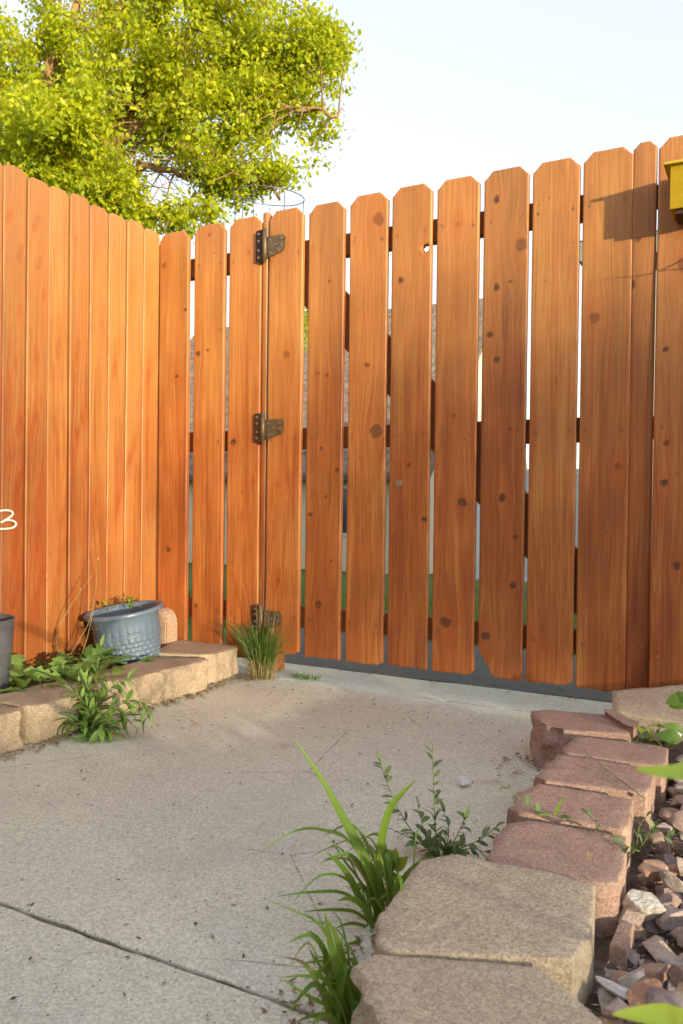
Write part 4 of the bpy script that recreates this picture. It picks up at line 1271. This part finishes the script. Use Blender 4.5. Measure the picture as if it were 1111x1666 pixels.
# leafy weed hanging over the left blocks
wb = Vector((.486, -.86, .0)); WD = (wb - CAM).dot(_f)
def ws(pts, d=0): return [wb] + [at(x, y, WD + d) for x, y in pts]
stemmed('leafy_weed', 'green leafy weed growing at the foot of the left blocks', 'weed', wb,
        [ws([(158, 1150), (156, 1105), (165, 1050)], .06), ws([(150, 1165), (135, 1140), (118, 1125)]), ws([(170, 1160), (205, 1143), (232, 1145), (242, 1168)], -.03), ws([(140, 1185), (122, 1170), (108, 1178)], -.04),
         ws([(165, 1185), (160, 1195), (140, 1205)], -.06), ws([(175, 1170), (200, 1160), (215, 1178)], -.03), ws([(150, 1150), (140, 1120), (125, 1105)], .05), ws([(160, 1150), (185, 1115), (210, 1105)], .06), ws([(160, 1175), (175, 1185), (185, 1190)], -.05), ws([(150, 1170), (150, 1140), (140, 1110)], .02)],
        'weed', .058, [34, 26, 32, 24, 26, 20, 24, 28, 18, 28], .0014, 31, .85, .1)
db2 = Vector((.20, -.66, .068)); e = empty('dandelion', db2); tag(e, 'clump of broad jagged weed leaves in the bed between the pots', 'weed')
rd = random.Random(44)
for k in range(105):
    a = rd.uniform(0, 6.28); off = Vector((rd.uniform(-.10, .16), rd.uniform(-.22, .21), 0))
    put_leaf(e, db2, db2 + off, Vector((math.cos(a), math.sin(a), rd.uniform(.35, 1.7))), rd.uniform(.06, .125), 'dandy', rnd=rd)
# dry flower stalks rising from the bed
ds = hitz(104, 1088, .07); SD = (ds - CAM).dot(_f)
e = stemmed('dry_stalk', 'tan dry flower stalks rising from the bed in front of the fence', 'weed', ds,
        [[ds, at(118, 1058, SD), at(143, 1016, SD), at(154, 970, SD), at(159, 908, SD)], [ds + Vector((.03, .02, 0)), at(138, 1050, SD), at(149, 1005, SD), at(156, 955, SD)], [ds, at(92, 1040, SD), at(112, 990, SD), at(150, 936, SD)]],
        'dry', .014, [4, 3, 9], .0016, 9, .7, .6, 'dry_leaf')
for k in range(2):
    put_leaf(e, ds, at(146 + 5 * k, 1026, SD), Vector((rd.uniform(-1, 1), rd.uniform(-1, 1), .2)), .03, 'dry', rnd=rd)
# parsley in the blue pot
pb = Vector((.128, -.318, .250))
e = empty('herb', pb); tag(e, 'small frilly green herb growing in the blue pot', 'herb')
for k in range(60):
    c0 = Vector((.012, .02, .022)) if k < 44 else Vector((-.05, -.04, .008))
    p = pb + c0 + Vector((rd.gauss(0, .016), rd.gauss(0, .016), rd.gauss(0, .010)))
    put_leaf(e, pb, p, Vector((rd.uniform(-1, 1), rd.uniform(-1, 1), rd.uniform(-.2, .8))), rd.uniform(.010, .02), 'lime', rnd=rd)
V, F = multi([tube_geo([(0, 0, -.06), (.006, .01, -.01), (.012 + .01 * math.cos(q), .02 + .01 * math.sin(q), .02)], .0009, 4) for q in (0, 2, 4)])
mk('stem', V, F, M['stem'], e)
# fine grass clump at the lowest hinge
gb = Vector((.515, -.038, 0.0))
e = empty('grass_clump', gb); tag(e, 'fine green and straw grass clump at the foot of the lowest hinge', 'grass')
def fine_clump(n, hgt, spr, w, mat, seed, name, up=.0):
    r_ = random.Random(seed); G = []
    for k in range(n):
        a = r_.uniform(0, 6.28); q = r_.random() ** .5
        p0 = Vector((math.cos(a) * q * spr, math.sin(a) * q * spr * .45, 0))
        h = hgt * r_.uniform(.45, 1.1); lean = Vector((math.cos(a), math.sin(a) * .35 - .12, 0)) * (r_.random() ** 1.6 * .75 + .04) * h
        G.append(blade_geo([gb + p0, gb + p0 + lean * .3 + Vector((0, 0, h * .55)), gb + p0 + lean * .75 + Vector((0, 0, h * .9)), gb + p0 + lean * 1.2 + Vector((0, 0, h * (.95 - r_.uniform(0, .3))))], w, .2, 2))
    V, F = multi(G)
    o = mk(name, [v - gb for v in V], F, M[mat], e, smooth=True); o['kind'] = 'stuff'
fine_clump(560, .195, .036, .0014, 'lawn_leaf', 61, 'green_blades')
fine_clump(50, .20, .045, .0012, 'dry_grass', 65, 'straw_blades')
fine_clump(230, .075, .055, .0014, 'dry_grass', 62, 'dry_blades')
fine_clump(16, .40, .05, .0009, 'dry_grass', 63, 'seed_stalks')
gb2 = Vector((.66, .03, 0.0)); gb = gb2
e = empty('grass_clump', gb); tag(e, 'low dark grass fringe under the gate beside the clump', 'grass')
fine_clump(110, .022, .060, .0015, 'lawn_leaf', 64, 'green_blades')
# leaves below the tilted block
nb = hitz(1075, 1200, .02)
e = empty('ground_plant', nb); tag(e, 'bright green leaves growing below the tilted tan block', 'plant')
for k in range(34):
    p = hitz(rd.uniform(1035, 1111), rd.uniform(1182, 1222), .045 + rd.uniform(0, .03))
    put_leaf(e, nb, p, Vector((rd.uniform(-1, 1), rd.uniform(-1, .3), rd.uniform(.0, .7))), rd.uniform(.018, .036), 'lime' if k % 3 else 'knot', rnd=rd)
for px, py, dx, L in ((1108, 1205, -.8, .055), (1112, 1195, -.5, .05), (1115, 1135, -1, .05), (1118, 1130, -.6, .045), (1120, 1140, -.9, .05)):
    p = hitz(px, py, .075) if py > 1180 else at(px, py, 2.02)
    put_leaf(e, nb, p, _r * dx + Vector((0, 0, -.25 if py < 1180 else .3)), L, 'broad', up=-_f + Vector((0, 0, .6)))
V, F = tube_geo([Vector((.06, -.02, -.02)), Vector((.075, -.01, .06)), at(1119, 1135, 2.02) - nb], .0018, 6); mk('stem', V, F, M['stem'], e)
V, F = tube_geo([Vector((0, 0, -.02)), Vector((.03, -.02, .04))], .002, 6); mk('stem', V, F, M['stem'], e)
# tall plant standing in the stones just outside the frame; its leaves reach in, out of focus
tb = Vector((2.34, -1.62, .02))
e = empty('tall_weed', tb); tag(e, 'blurred bright green leaves reaching in from the right edge near the camera', 'plant')
stem_pts = [tb, tb + Vector((.0, -.03, .12)), tb + Vector((-.01, -.06, .25)), tb + Vector((.0, -.10, .42))]
sp = smooth_path(stem_pts, 6)
V, F = tube_geo([p - tb for p in sp], [.004 - .002 * i / len(sp) for i in range(len(sp))], 8); mk('stem', V, F, M['stem'], e, smooth=True)
def long_leaf(path, w):
    V, F = blade_geo(path, w, .18, 8); mk('leaf', [v - tb for v in V], F, M['lime_leaf'], e, smooth=True)
long_leaf([sp[14], at(1215, 1236, .57), at(1111, 1255, .48), at(1032, 1251, .45)], .0125)
long_leaf([sp[6], at(1180, 1690, .58), at(1095, 1656, .50), at(995, 1650, .47)], .020)
long_leaf([sp[10], tb + Vector((.08, .05, .32)), tb + Vector((.16, .08, .30))], .022)
long_leaf([sp[16], tb + Vector((.05, -.16, .45)), tb + Vector((.10, -.22, .43))], .02)
long_leaf([sp[17], tb + Vector((.02, -.06, .48)), tb + Vector((.06, .0, .52))], .018)

# ------------------------------------------------------------------ small litter
def flakes(name, spots, sz, mat, label=None, seed=1):
    r_ = random.Random(seed); V, F = [], []
    for p in spots:
        a = r_.uniform(0, 6.28); L = r_.uniform(.5, 1.5) * sz; w = L * r_.uniform(.18, .5)
        d = Vector((math.cos(a), math.sin(a), r_.uniform(-.15, .35))); s = Vector((-math.sin(a), math.cos(a), r_.uniform(-.3, .3)))
        b = len(V); p = Vector(p)
        up = Vector((0, 0, w * .35))
        V += [p - d * L, p - s * w, p + d * L, p + s * w, p + up, p - up]
        for q in ((0, 1, 4), (1, 2, 4), (2, 3, 4), (3, 0, 4), (1, 0, 5), (2, 1, 5), (3, 2, 5), (0, 3, 5)): F.append(tuple(b + i for i in q))
    o = mk(name, V, F, mat); tag(o, kind='stuff')
    return o
r_ = random.Random(71)
sp_ = []
for k in range(520):
    y = r_.uniform(-1.4, -.03); x0 = np.interp(y, [-1.4, -1.0, -.86, -.72, -.5, -.35, -.25, -.2, 0], [.47, .47, .465, .44, .46, .475, .45, .44, .42])
    sp_.append((x0 + .004 + abs(r_.gauss(0, .018)), y, .004 + r_.random() * .006))
for k in range(130): sp_.append((r_.gauss(.49, .03), r_.gauss(-.07, .035), .005 + r_.random() * .006))
tag(flakes('leaf_litter', sp_, .008, M['litter'], seed=2), 'brown dry leaf litter along the foot of the left blocks', 'litter')
sp_ = [(1.60 + r_.gauss(0, .035), -.53 + r_.gauss(0, .06), .004 + r_.random() * .01) for k in range(110)] + [(1.695 - abs(r_.gauss(0, .012)), r_.uniform(-1.6, -.55), .005) for k in range(140)] + [(1.615 + r_.gauss(0, .02), r_.uniform(-1.62, -1.25), .004) for k in range(120)]
tag(flakes('leaf_litter', sp_, .006, M['litter'], seed=3), 'dry leaf litter beside the turned red block and its row', 'litter')
sp_ = [(r_.uniform(.5, 1.7), r_.uniform(-1.95, -.05), .0025) for k in range(230)] + [(r_.uniform(.5, 1.7), r_.gauss(-.25, .12), .0025) for k in range(150)]
tag(flakes('path_specks', sp_, .0042, M['debris'], seed=4), 'dark crumbs and bits scattered on the concrete path', 'debris')
sp_ = [(r_.uniform(.5, 1.85), .20 + abs(r_.gauss(0, .10)), .004) for k in range(160)]
tag(flakes('leaf_litter', sp_, .007, M['litter'], seed=6), 'bits of dry litter on the shade-toned concrete under the gate', 'litter')
sp_ = [(.10 + r_.gauss(0, .09), -.13 + r_.gauss(0, .05), .075) for k in range(90)]
tag(flakes('leaf_litter', sp_, .012, M['litter'], seed=5), 'dead leaves in the corner behind the blue pot', 'litter')
sp_ = []
for k in range(2600):
    x = 1.93 + r_.random() ** 1.4 * .42
    sp_.append((x, r_.uniform(-1.95, -.28), .020 + r_.random() * .012))
tag(flakes('gravel_fines', sp_, .005, mat_noise('gravel_fines', (.26, .20, .17), (.50, .41, .35), 25.), seed=8), 'small stone chips and grit packed between the river stones', 'gravel')
o = mk('petal', [(0, 0, 0), (.012, .002, .003), (.016, .012, .002), (.004, .013, .004), (.008, .007, .008), (.008, .007, .0)],
       [(0, 1, 4), (1, 2, 4), (2, 3, 4), (3, 0, 4), (1, 0, 5), (2, 1, 5), (3, 2, 5), (0, 3, 5)], M['orange_bit'])
o.location = hitz(176, 1196, .002)
tag(o, 'small orange petal on the path below the leafy weed', 'petal')

# ------------------------------------------------------------------ beyond the fence
gz = lambda x, y: float(terrain_z(x, y)) - .012
# neighbouring house, ridge parallel to the gate
hx0, hx1, hy0, hy1 = -13.5, -4.4, 13.3, 20.4
zb_, ze, zrdg = -.92, 1.55, 5.93
yr = 17.8
house = empty('house', ((hx0 + hx1) / 2, hy0, zb_)); tag(house, 'cream house with brown shingle roof seen through the gate gaps', 'house')
ho = Vector(house.location)
def hv(L): return [(a - ho.x, b - ho.y, c_ - ho.z) for a, b, c_ in L]
V = hv([(hx0, hy0, zb_), (hx1, hy0, zb_), (hx1, hy1, zb_), (hx0, hy1, zb_), (hx0, hy0, ze), (hx1, hy0, ze), (hx1, hy1, ze), (hx0, hy1, ze), (hx0, yr, zrdg - .25), (hx1, yr, zrdg - .25)])
mk('wall', V, [(0, 1, 5, 4), (1, 2, 6, 9, 5), (2, 3, 7, 6), (3, 0, 4, 8, 7)], M['stucco'], house)
ov = .32
sl = (zrdg - ze) / (yr - hy0); slb = (zrdg - ze) / (hy1 - yr)
roof = mk('roof', hv([(hx0 - ov, hy0 - ov, ze - ov * sl), (hx1 + ov, hy0 - ov, ze - ov * sl), (hx1 + ov, yr, zrdg), (hx0 - ov, yr, zrdg), (hx0 - ov, hy1 + ov, ze - ov * slb), (hx1 + ov, hy1 + ov, ze - ov * slb),
          (hx0 - ov, hy0 - ov, ze - ov * sl - .12), (hx1 + ov, hy0 - ov, ze - ov * sl - .12), (hx1 + ov, yr, zrdg - .12), (hx0 - ov, yr, zrdg - .12), (hx0 - ov, hy1 + ov, ze - ov * slb - .12), (hx1 + ov, hy1 + ov, ze - ov * slb - .12)]),
          [(0, 1, 2, 3), (3, 2, 5, 4), (7, 6, 9, 8), (8, 9, 10, 11), (0, 6, 7, 1), (1, 7, 8, 2), (2, 8, 11, 5), (5, 11, 10, 4), (4, 10, 9, 3), (3, 9, 6, 0)], M['shingle'], house)
# courses of shingles on the slope that faces the gate, each tab row a step
nrow = 30
ls = (yr - hy0 + ov)
for k in range(nrow):
    ya = hy0 - ov + ls * k / nrow; yb_ = hy0 - ov + ls * (k + 1.15) / nrow
    za = ze - ov * sl + (ya - hy0 + ov) * sl; zb2 = ze - ov * sl + (min(yb_, yr) - hy0 + ov) * sl
    yb_ = min(yb_, yr)
    V, F = [], []
    x = hx0 - ov + (0 if k % 2 else -.15)
    rr_ = random.Random(900 + k)
    while x < hx1 + ov:
        wd = .30; x2 = min(x + wd - .012, hx1 + ov); xx = max(x, hx0 - ov)
        if x2 - xx > .03:
            b = len(V); t_ = .03 + rr_.uniform(0, .012)
            V += [(xx, ya, za + .004), (x2, ya, za + .004), (x2, ya, za + t_), (xx, ya, za + t_), (xx, yb_, zb2 + .008), (x2, yb_, zb2 + .008)]
            F += [(b, b + 1, b + 2, b + 3), (b + 3, b + 2, b + 5, b + 4), (b, b + 3, b + 4), (b + 1, b + 5, b + 2)]
        x += wd
    o = mk('shingle_row', hv(V), F, M['shingle'], roof)
box('gutter', hx0 - ov - ho.x, hx1 + ov - ho.x, -ov - .11, -ov - .005, ze - ov * sl - .15 - ho.z, ze - ov * sl - .02 - ho.z, M['gutter'], house, .01)
for wx in (-11.5, -8.6, -5.8):
    wn_ = box('window', wx - .6 - ho.x, wx + .6 - ho.x, -.05, .02, -.1 - ho.z, 1.0 - ho.z, M['white_vinyl'], house, .01)
    box('pane', wx - .54 - ho.x, wx + .54 - ho.x, -.062, -.045, -.04 - ho.z, .94 - ho.z, M['glass'], wn_)
# white vinyl fence across the neighbouring yard
vf = empty('vinyl_fence', (-1.9, 9.0, -.5)); tag(vf, 'white vinyl board fence standing behind the right half of the gate', 'fence')
x = 0.0
while x < 6.0:
    box('board', x + .002, x + .148, -.01, .012, .06, 1.57, M['white_vinyl'], vf, .003)
    x += .15
for xx in (-.11, 1.98, 4.0, 6.02):
    box('post', xx - .055, xx + .055, -.055, .055, -.15, 1.66, M['white_vinyl'], vf, .006)
for zz in (.02, 1.575):
    box('rail', -.05, 5.96, -.025, .027, zz, zz + .055, M['white_vinyl'], vf, .004)
# eave corner of a low building on the right
hb_ = empty('shed', (.62, 6.3, -.45)); tag(hb_, 'low tan building with grey green fascia behind the right end of the gate', 'building')
ox, oy, oz = hb_.location
def sv(L): return [(a - ox, b - oy, c_ - oz) for a, b, c_ in L]
ex, ey, ez = .315, 6.0, 3.10
mk('wall', sv([(.62, 6.35, -.5), (5.5, 6.35, -.5), (5.5, 10.0, -.5), (.62, 10., -.5), (.62, 6.35, 3.12), (5.5, 6.35, 3.12), (5.5, 10., 3.12), (.62, 10., 3.12)]), [(0, 1, 5, 4), (1, 2, 6, 5), (2, 3, 7, 6), (3, 0, 4, 7)], M['tan_wall'], hb_)
box('fascia', ex - ox, 5.8 - ox, ey - .03 - oy, ey - oy, ez - oz, ez + .20 - oz, M['trim'], hb_, .004)
box('fascia', ex - ox, ex + .03 - ox, ey + .002 - oy, 10.3 - oy, ez - oz, ez + .20 - oz, M['trim'], hb_, .004)
box('soffit', ex + .032 - ox, 5.8 - ox, ey + .002 - oy, 10.3 - oy, ez + .02 - oz, ez + .05 - oz, M['soffit'], hb_)
mk('roof', sv([(ex - .02, ey - .05, ez + .203), (5.82, ey - .05, ez + .203), (5.82, 10.32, ez + .203), (ex - .02, 10.32, ez + .203), (2.2, 8.1, ez + .42), (4.0, 8.1, ez + .42)]), [(0, 1, 5, 4), (1, 2, 5), (2, 3, 4, 5), (3, 0, 4)], M['shingle'], hb_)

# ------------------------------------------------------------------ trees
def leaf_cloud(name, centers, dirs, n_per, Lr, mat, parent, seed, spread=.16, droop=.25):
    """leaf clumps: kite leaves scattered round each twig point"""
    g = np.random.default_rng(seed)
    C = np.repeat(np.asarray(centers), n_per, 0)
    n = len(C)
    P = C + g.normal(0, spread, (n, 3)) * np.array([1, 1, .75])
    d = g.normal(0, 1, (n, 3)); d[:, 2] -= droop * 2
    d /= np.linalg.norm(d, axis=1)[:, None]
    u = g.normal(0, 1, (n, 3)); s = np.cross(d, u); s /= np.linalg.norm(s, axis=1)[:, None]
    nn = np.cross(s, d)
    L = g.uniform(Lr[0], Lr[1], n)[:, None]; w = L * g.uniform(.20, .34, (n, 1))
    a = P; b = P + d * L * .45 + s * w + nn * L * .08; c = P + d * L; e_ = P + d * L * .45 - s * w + nn * L * .08
    V = np.stack([a, b, c, e_], 1).reshape(-1, 3)
    i4 = np.arange(n) * 4
    T = np.stack([np.stack([i4, i4 + 1, i4 + 2], -1), np.stack([i4, i4 + 2, i4 + 3], -1)], 1).reshape(-1, 3)
    o = mk_np(name, V, T, mat, parent, n=3)
    return o

TD = 8.6
tree = empty('tree', at(20, 700, 9.2)); tree.location.z = gz(-6, 3)
tag(tree, 'large yellow green leafy tree behind the left fence', 'tree')
to = Vector(tree.location)
limbs = []
def limb(pts, r0, r1):
    P = [p if isinstance(p, Vector) else at(*p) for p in pts]
    sp = smooth_path(P, 7)
    n = len(sp)
    for i in range(1, n - 1): sp[i] = sp[i] + Vector((random.gauss(0, .02), random.gauss(0, .02), random.gauss(0, .02)))
    R_ = [r0 + (r1 - r0) * i / (n - 1) for i in range(n)]
    V, F = tube_geo([p - to for p in sp], R_, 8)
    mk('limb', V, F, M['bark'], tree, smooth=True)
    limbs.append(sp)
trunk_top = at(45, 420, 9.1)
V, F = tube_geo([p - to for p in smooth_path([to, at(25, 560, 9.2), trunk_top, at(70, 350, 9.0)], 6)], [.24 - .07 * i / 18 for i in range(19)], 12)
mk('trunk', V, F, M['bark'], tree, smooth=True)
limb([(60, 380, 9.0), (150, 248, 8.8), (215, 178, 8.6), (280, 95, 8.5), (335, 20, 8.4), (385, -90, 8.3)], .13, .035)
limb([(145, 252, 8.8), (200, 222, 8.5), (265, 197, 8.3), (330, 178, 8.0), (420, 168, 7.8), (550, 188, 7.6)], .07, .014)
limb([(120, 290, 8.9), (240, 272, 8.4), (320, 288, 8.0), (400, 285, 7.8), (455, 325, 7.7)], .045, .010)
limb([(280, 95, 8.5), (360, 122, 8.2), (440, 98, 8.0), (515, 75, 7.9), (555, 65, 7.8)], .04, .010)
limb([(50, 400, 9.1), (20, 200, 9.0), (-40, 50, 9.2), (-60, -110, 9.2)], .12, .03)
limb([(60, 380, 9.0), (62, 200, 8.5), (110, 60, 8.2), (150, -80, 8.0)], .10, .02)
limb([(335, 20, 8.4), (410, 5, 8.2), (470, -30, 8.1)], .03, .01)
limb([(45, 420, 9.1), (-120, 250, 9.0), (-320, 130, 9.0)], .11, .02)
limb([(-10, 280, 9.), (-150, 60, 8.6), (-260, -120, 8.6)], .07, .02)
limb([(70, 360, 9.0), (190, 215, 10.0), (310, 150, 10.8), (420, 110, 11.0)], .07, .02)
limb([(70, 370, 9.0), (160, 320, 8.2), (240, 350, 7.6), (300, 372, 7.4)], .05, .01)
limb([(60, 380, 9.0), (30, 300, 8.0), (60, 250, 7.2), (110, 210, 6.9)], .06, .015)
limb([(215, 178, 8.6), (250, 60, 8.0), (260, -40, 7.7)], .04, .012)
limb([(70, 360, 9.0), (150, 150, 9.8), (200, 0, 10.2), (230, -120, 10.2)], .08, .02)
limb([(20, 300, 9.0), (-60, 300, 8.0), (-140, 310, 7.4)], .05, .015)
# twigs and leaf clumps
EDGE_Y = [-200, -20, 0, 25, 60, 95, 130, 160, 190, 215, 250, 280, 310, 350, 400, 600]
EDGE_X = [420, 455, 470, 525, 560, 570, 552, 556, 584, 560, 545, 490, 425, 365, 330, 330]
def inside(p):
    d = p - CAM; z = d.dot(_f); x = IW / 2 + FPX * d.dot(_r) / z; y = IH / 2 - FPX * d.dot(_u) / z
    return x < np.interp(y, EDGE_Y, EDGE_X) - 4 and y < 395 + .12 * min(0, x - 250)
tr = random.Random(99)
centers = []; twigs = []
for li, sp in enumerate(limbs):
    n = len(sp)
    for i in range(2, n):
        t = i / n
        for q in range(tr.choice([3, 4, 5])):
            d = Vector((tr.gauss(0, 1), tr.gauss(0, 1), tr.gauss(.15, .8))).normalized()
            tl = tr.uniform(.25, .95) * (1.15 - .5 * t)
            ax = (sp[min(i + 1, n - 1)] - sp[i - 1]).normalized()
            d = (d + ax * .5).normalized()
            mid = sp[i] + d * tl * .5 + Vector((0, 0, .04)); end = sp[i] + d * tl - Vector((0, 0, tl * .12))
            if not inside(end): continue
            twigs.append([sp[i], mid, end])
            for k in range(5):
                f_ = .35 + .65 * k / 4
                centers.append(sp[i].lerp(end, f_) + Vector((tr.gauss(0, .05), tr.gauss(0, .05), tr.gauss(0, .05))))
    for k in range(3): centers.append(sp[-1] + Vector((tr.gauss(0, .08), tr.gauss(0, .08), tr.gauss(0, .08))))
V, F = multi([tube_geo([p - to for p in t_], [.009, .006, .003], 4, cap=False) for t_ in twigs])
tag(mk('twigs', V, F, M['bark'], tree, smooth=True), kind='stuff')
def gapn(p):   # open pockets between the leafy boughs
    q = p - to
    return float(vn(q.x * 1.9 + q.z * .7, q.y * 1.9 + q.z * 1.6, 3)) * .6 + float(vn(q.x * 4.3 - q.z * 2.1, q.z * 4.3 + q.y * 2, 5)) * .4
def keep(p):
    d = p - CAM; x = IW / 2 + FPX * d.dot(_r) / d.dot(_f)
    return gapn(p) > np.interp(x, [60, 200, 420], [.14, .45, .51])
centers = [c_ for c_ in centers if inside(c_) and keep(c_)]
crown = leaf_cloud('crown', [tuple(c_ - to) for c_ in centers], None, 40, (.036, .076), M['tree_leaf'], tree, 7, .072)
tag(crown, kind='stuff')

# small garden tree far behind the gate, seen in the gap beside the hinges
ft = empty('tree', (-4.65, 8.6, gz(-4.65, 8.6))); tag(ft, 'small green tree far behind, glimpsed through gaps near the upper hinge', 'tree')
V, F = tube_geo([(0, 0, -.05), (.05, 0, 1.9), (.0, .05, 3.9)], [.07, .05, .02], 8); mk('trunk', V, F, M['bark'], ft, smooth=True)
cc = [(tr.gauss(0, .24), tr.gauss(0, .24), 4.15 + tr.gauss(0, .22)) for _ in range(60)]
tag(leaf_cloud('crown', cc, None, 22, (.06, .1), M['tree_leaf'], ft, 9, .12), kind='stuff')

# unseen foliage added outside the frame, shaped to shade the path and fences
hd = empty('shade_hedge', (16.3, -9.0, gz(16.3, -9.0)))
tag(hd, 'unseen leafy screen added on the sunny side to shade path and fences', 'shade_hedge')
perp = Vector((.50, .865, 0)); along = Vector((.865, -.50, 0))
cc = []
hr = random.Random(17)
for k in range(38000):
    a = hr.uniform(-5.5, 5.5); b = hr.uniform(-1.1, 1.1)
    zz = hr.random() * 3.3
    den = np.interp(zz, [0, 2.3, 2.7, 2.93, 3.22], [1., 1., .85, .40, .0])
    den *= 1 - .94 * np.interp(a, [-1.5, -1.15, .0, .22], [0, 1., 1., 0])      # opening cut to let sun onto the left fence
    if a < -.62 and zz < 1.78: den = 1.
    if -.62 < a < .75 and zz < 1.90: den *= .08                                  # thinned low down to let sun onto the path
    if hr.random() > den: continue
    p = perp * a + along * b
    cc.append((p.x, p.y, zz))
tag(leaf_cloud('shade_hedge_foliage', cc, None, 3, (.065, .105), M['shade_hedge_leaf'], hd, 19, .17), kind='stuff')
for k in range(8):
    p = perp * (-4.9 + 1.4 * k)
    V, F = tube_geo([(p.x, p.y, -.05), (p.x + .05, p.y, .8), (p.x, p.y + .05, 1.7)], [.04, .03, .012], 6); mk('stem', V, F, M['bark'], hd, smooth=True)
# unseen house added behind the camera to cut sky light on the fence
oh = empty('house', (1.2, -7.3, 0)); tag(oh, 'unseen tan house added behind the camera to cut sky light', 'house')
mk('wall', [(x, y, z) for z in (-.1, 2.7) for x, y in ((-4, 1.7), (3.6, 1.7), (3.6, -4.5), (-4, -4.5))] + [(-4, -1.4, 4.4), (3.6, -1.4, 4.4)],
   [(0, 1, 5, 4), (1, 2, 6, 9, 5), (2, 3, 7, 6), (3, 0, 4, 8, 7)], M['tan_wall'], oh)
mk('roof', [(-4.4, 2.15, 2.46), (4.0, 2.15, 2.46), (4.0, -1.4, 4.55), (-4.4, -1.4, 4.55), (-4.4, -4.95, 2.46), (4.0, -4.95, 2.46), (-4.4, 2.15, 2.34), (4.0, 2.15, 2.34), (4.0, -1.4, 4.43), (-4.4, -1.4, 4.43), (-4.4, -4.95, 2.34), (4.0, -4.95, 2.34)],
   [(0, 1, 2, 3), (3, 2, 5, 4), (7, 6, 9, 8), (8, 9, 10, 11), (0, 6, 7, 1), (1, 7, 8, 2), (2, 8, 11, 5), (5, 11, 10, 4), (4, 10, 9, 3), (3, 9, 6, 0)], M['shingle'], oh)
for wx in (-2.4, 1.6):
    wf_ = box('window', wx - .6, wx + .6, 1.68, 1.74, 1.0, 2.1, M['white_vinyl'], oh, .01)
    box('pane', wx - .53, wx + .53, 1.735, 1.752, 1.07, 2.03, M['glass'], wf_)
# blades of lawn grass close behind the gate
r_ = np.random.default_rng(4)
n = 9000
bx_ = r_.uniform(-2.2, 2.6, n); by_ = 1.04 + r_.random(n) ** 1.6 * 3.5
bz_ = terrain_z(bx_, by_) - .012
h = r_.uniform(.03, .075, n); an = r_.uniform(0, 6.28, n); w = .004
lean = r_.normal(0, .02, (n, 2))
V = np.stack([np.stack([bx_ - w * np.cos(an), by_ - w * np.sin(an), bz_], -1), np.stack([bx_ + w * np.cos(an), by_ + w * np.sin(an), bz_], -1), np.stack([bx_ + lean[:, 0], by_ + lean[:, 1], bz_ + h], -1)], 1).reshape(-1, 3)
tag(mk_np('lawn_grass', V, np.arange(3 * n).reshape(-1, 3), M['lawn_leaf'], n=3), 'short green lawn grass behind the gate', 'grass', kind='stuff')
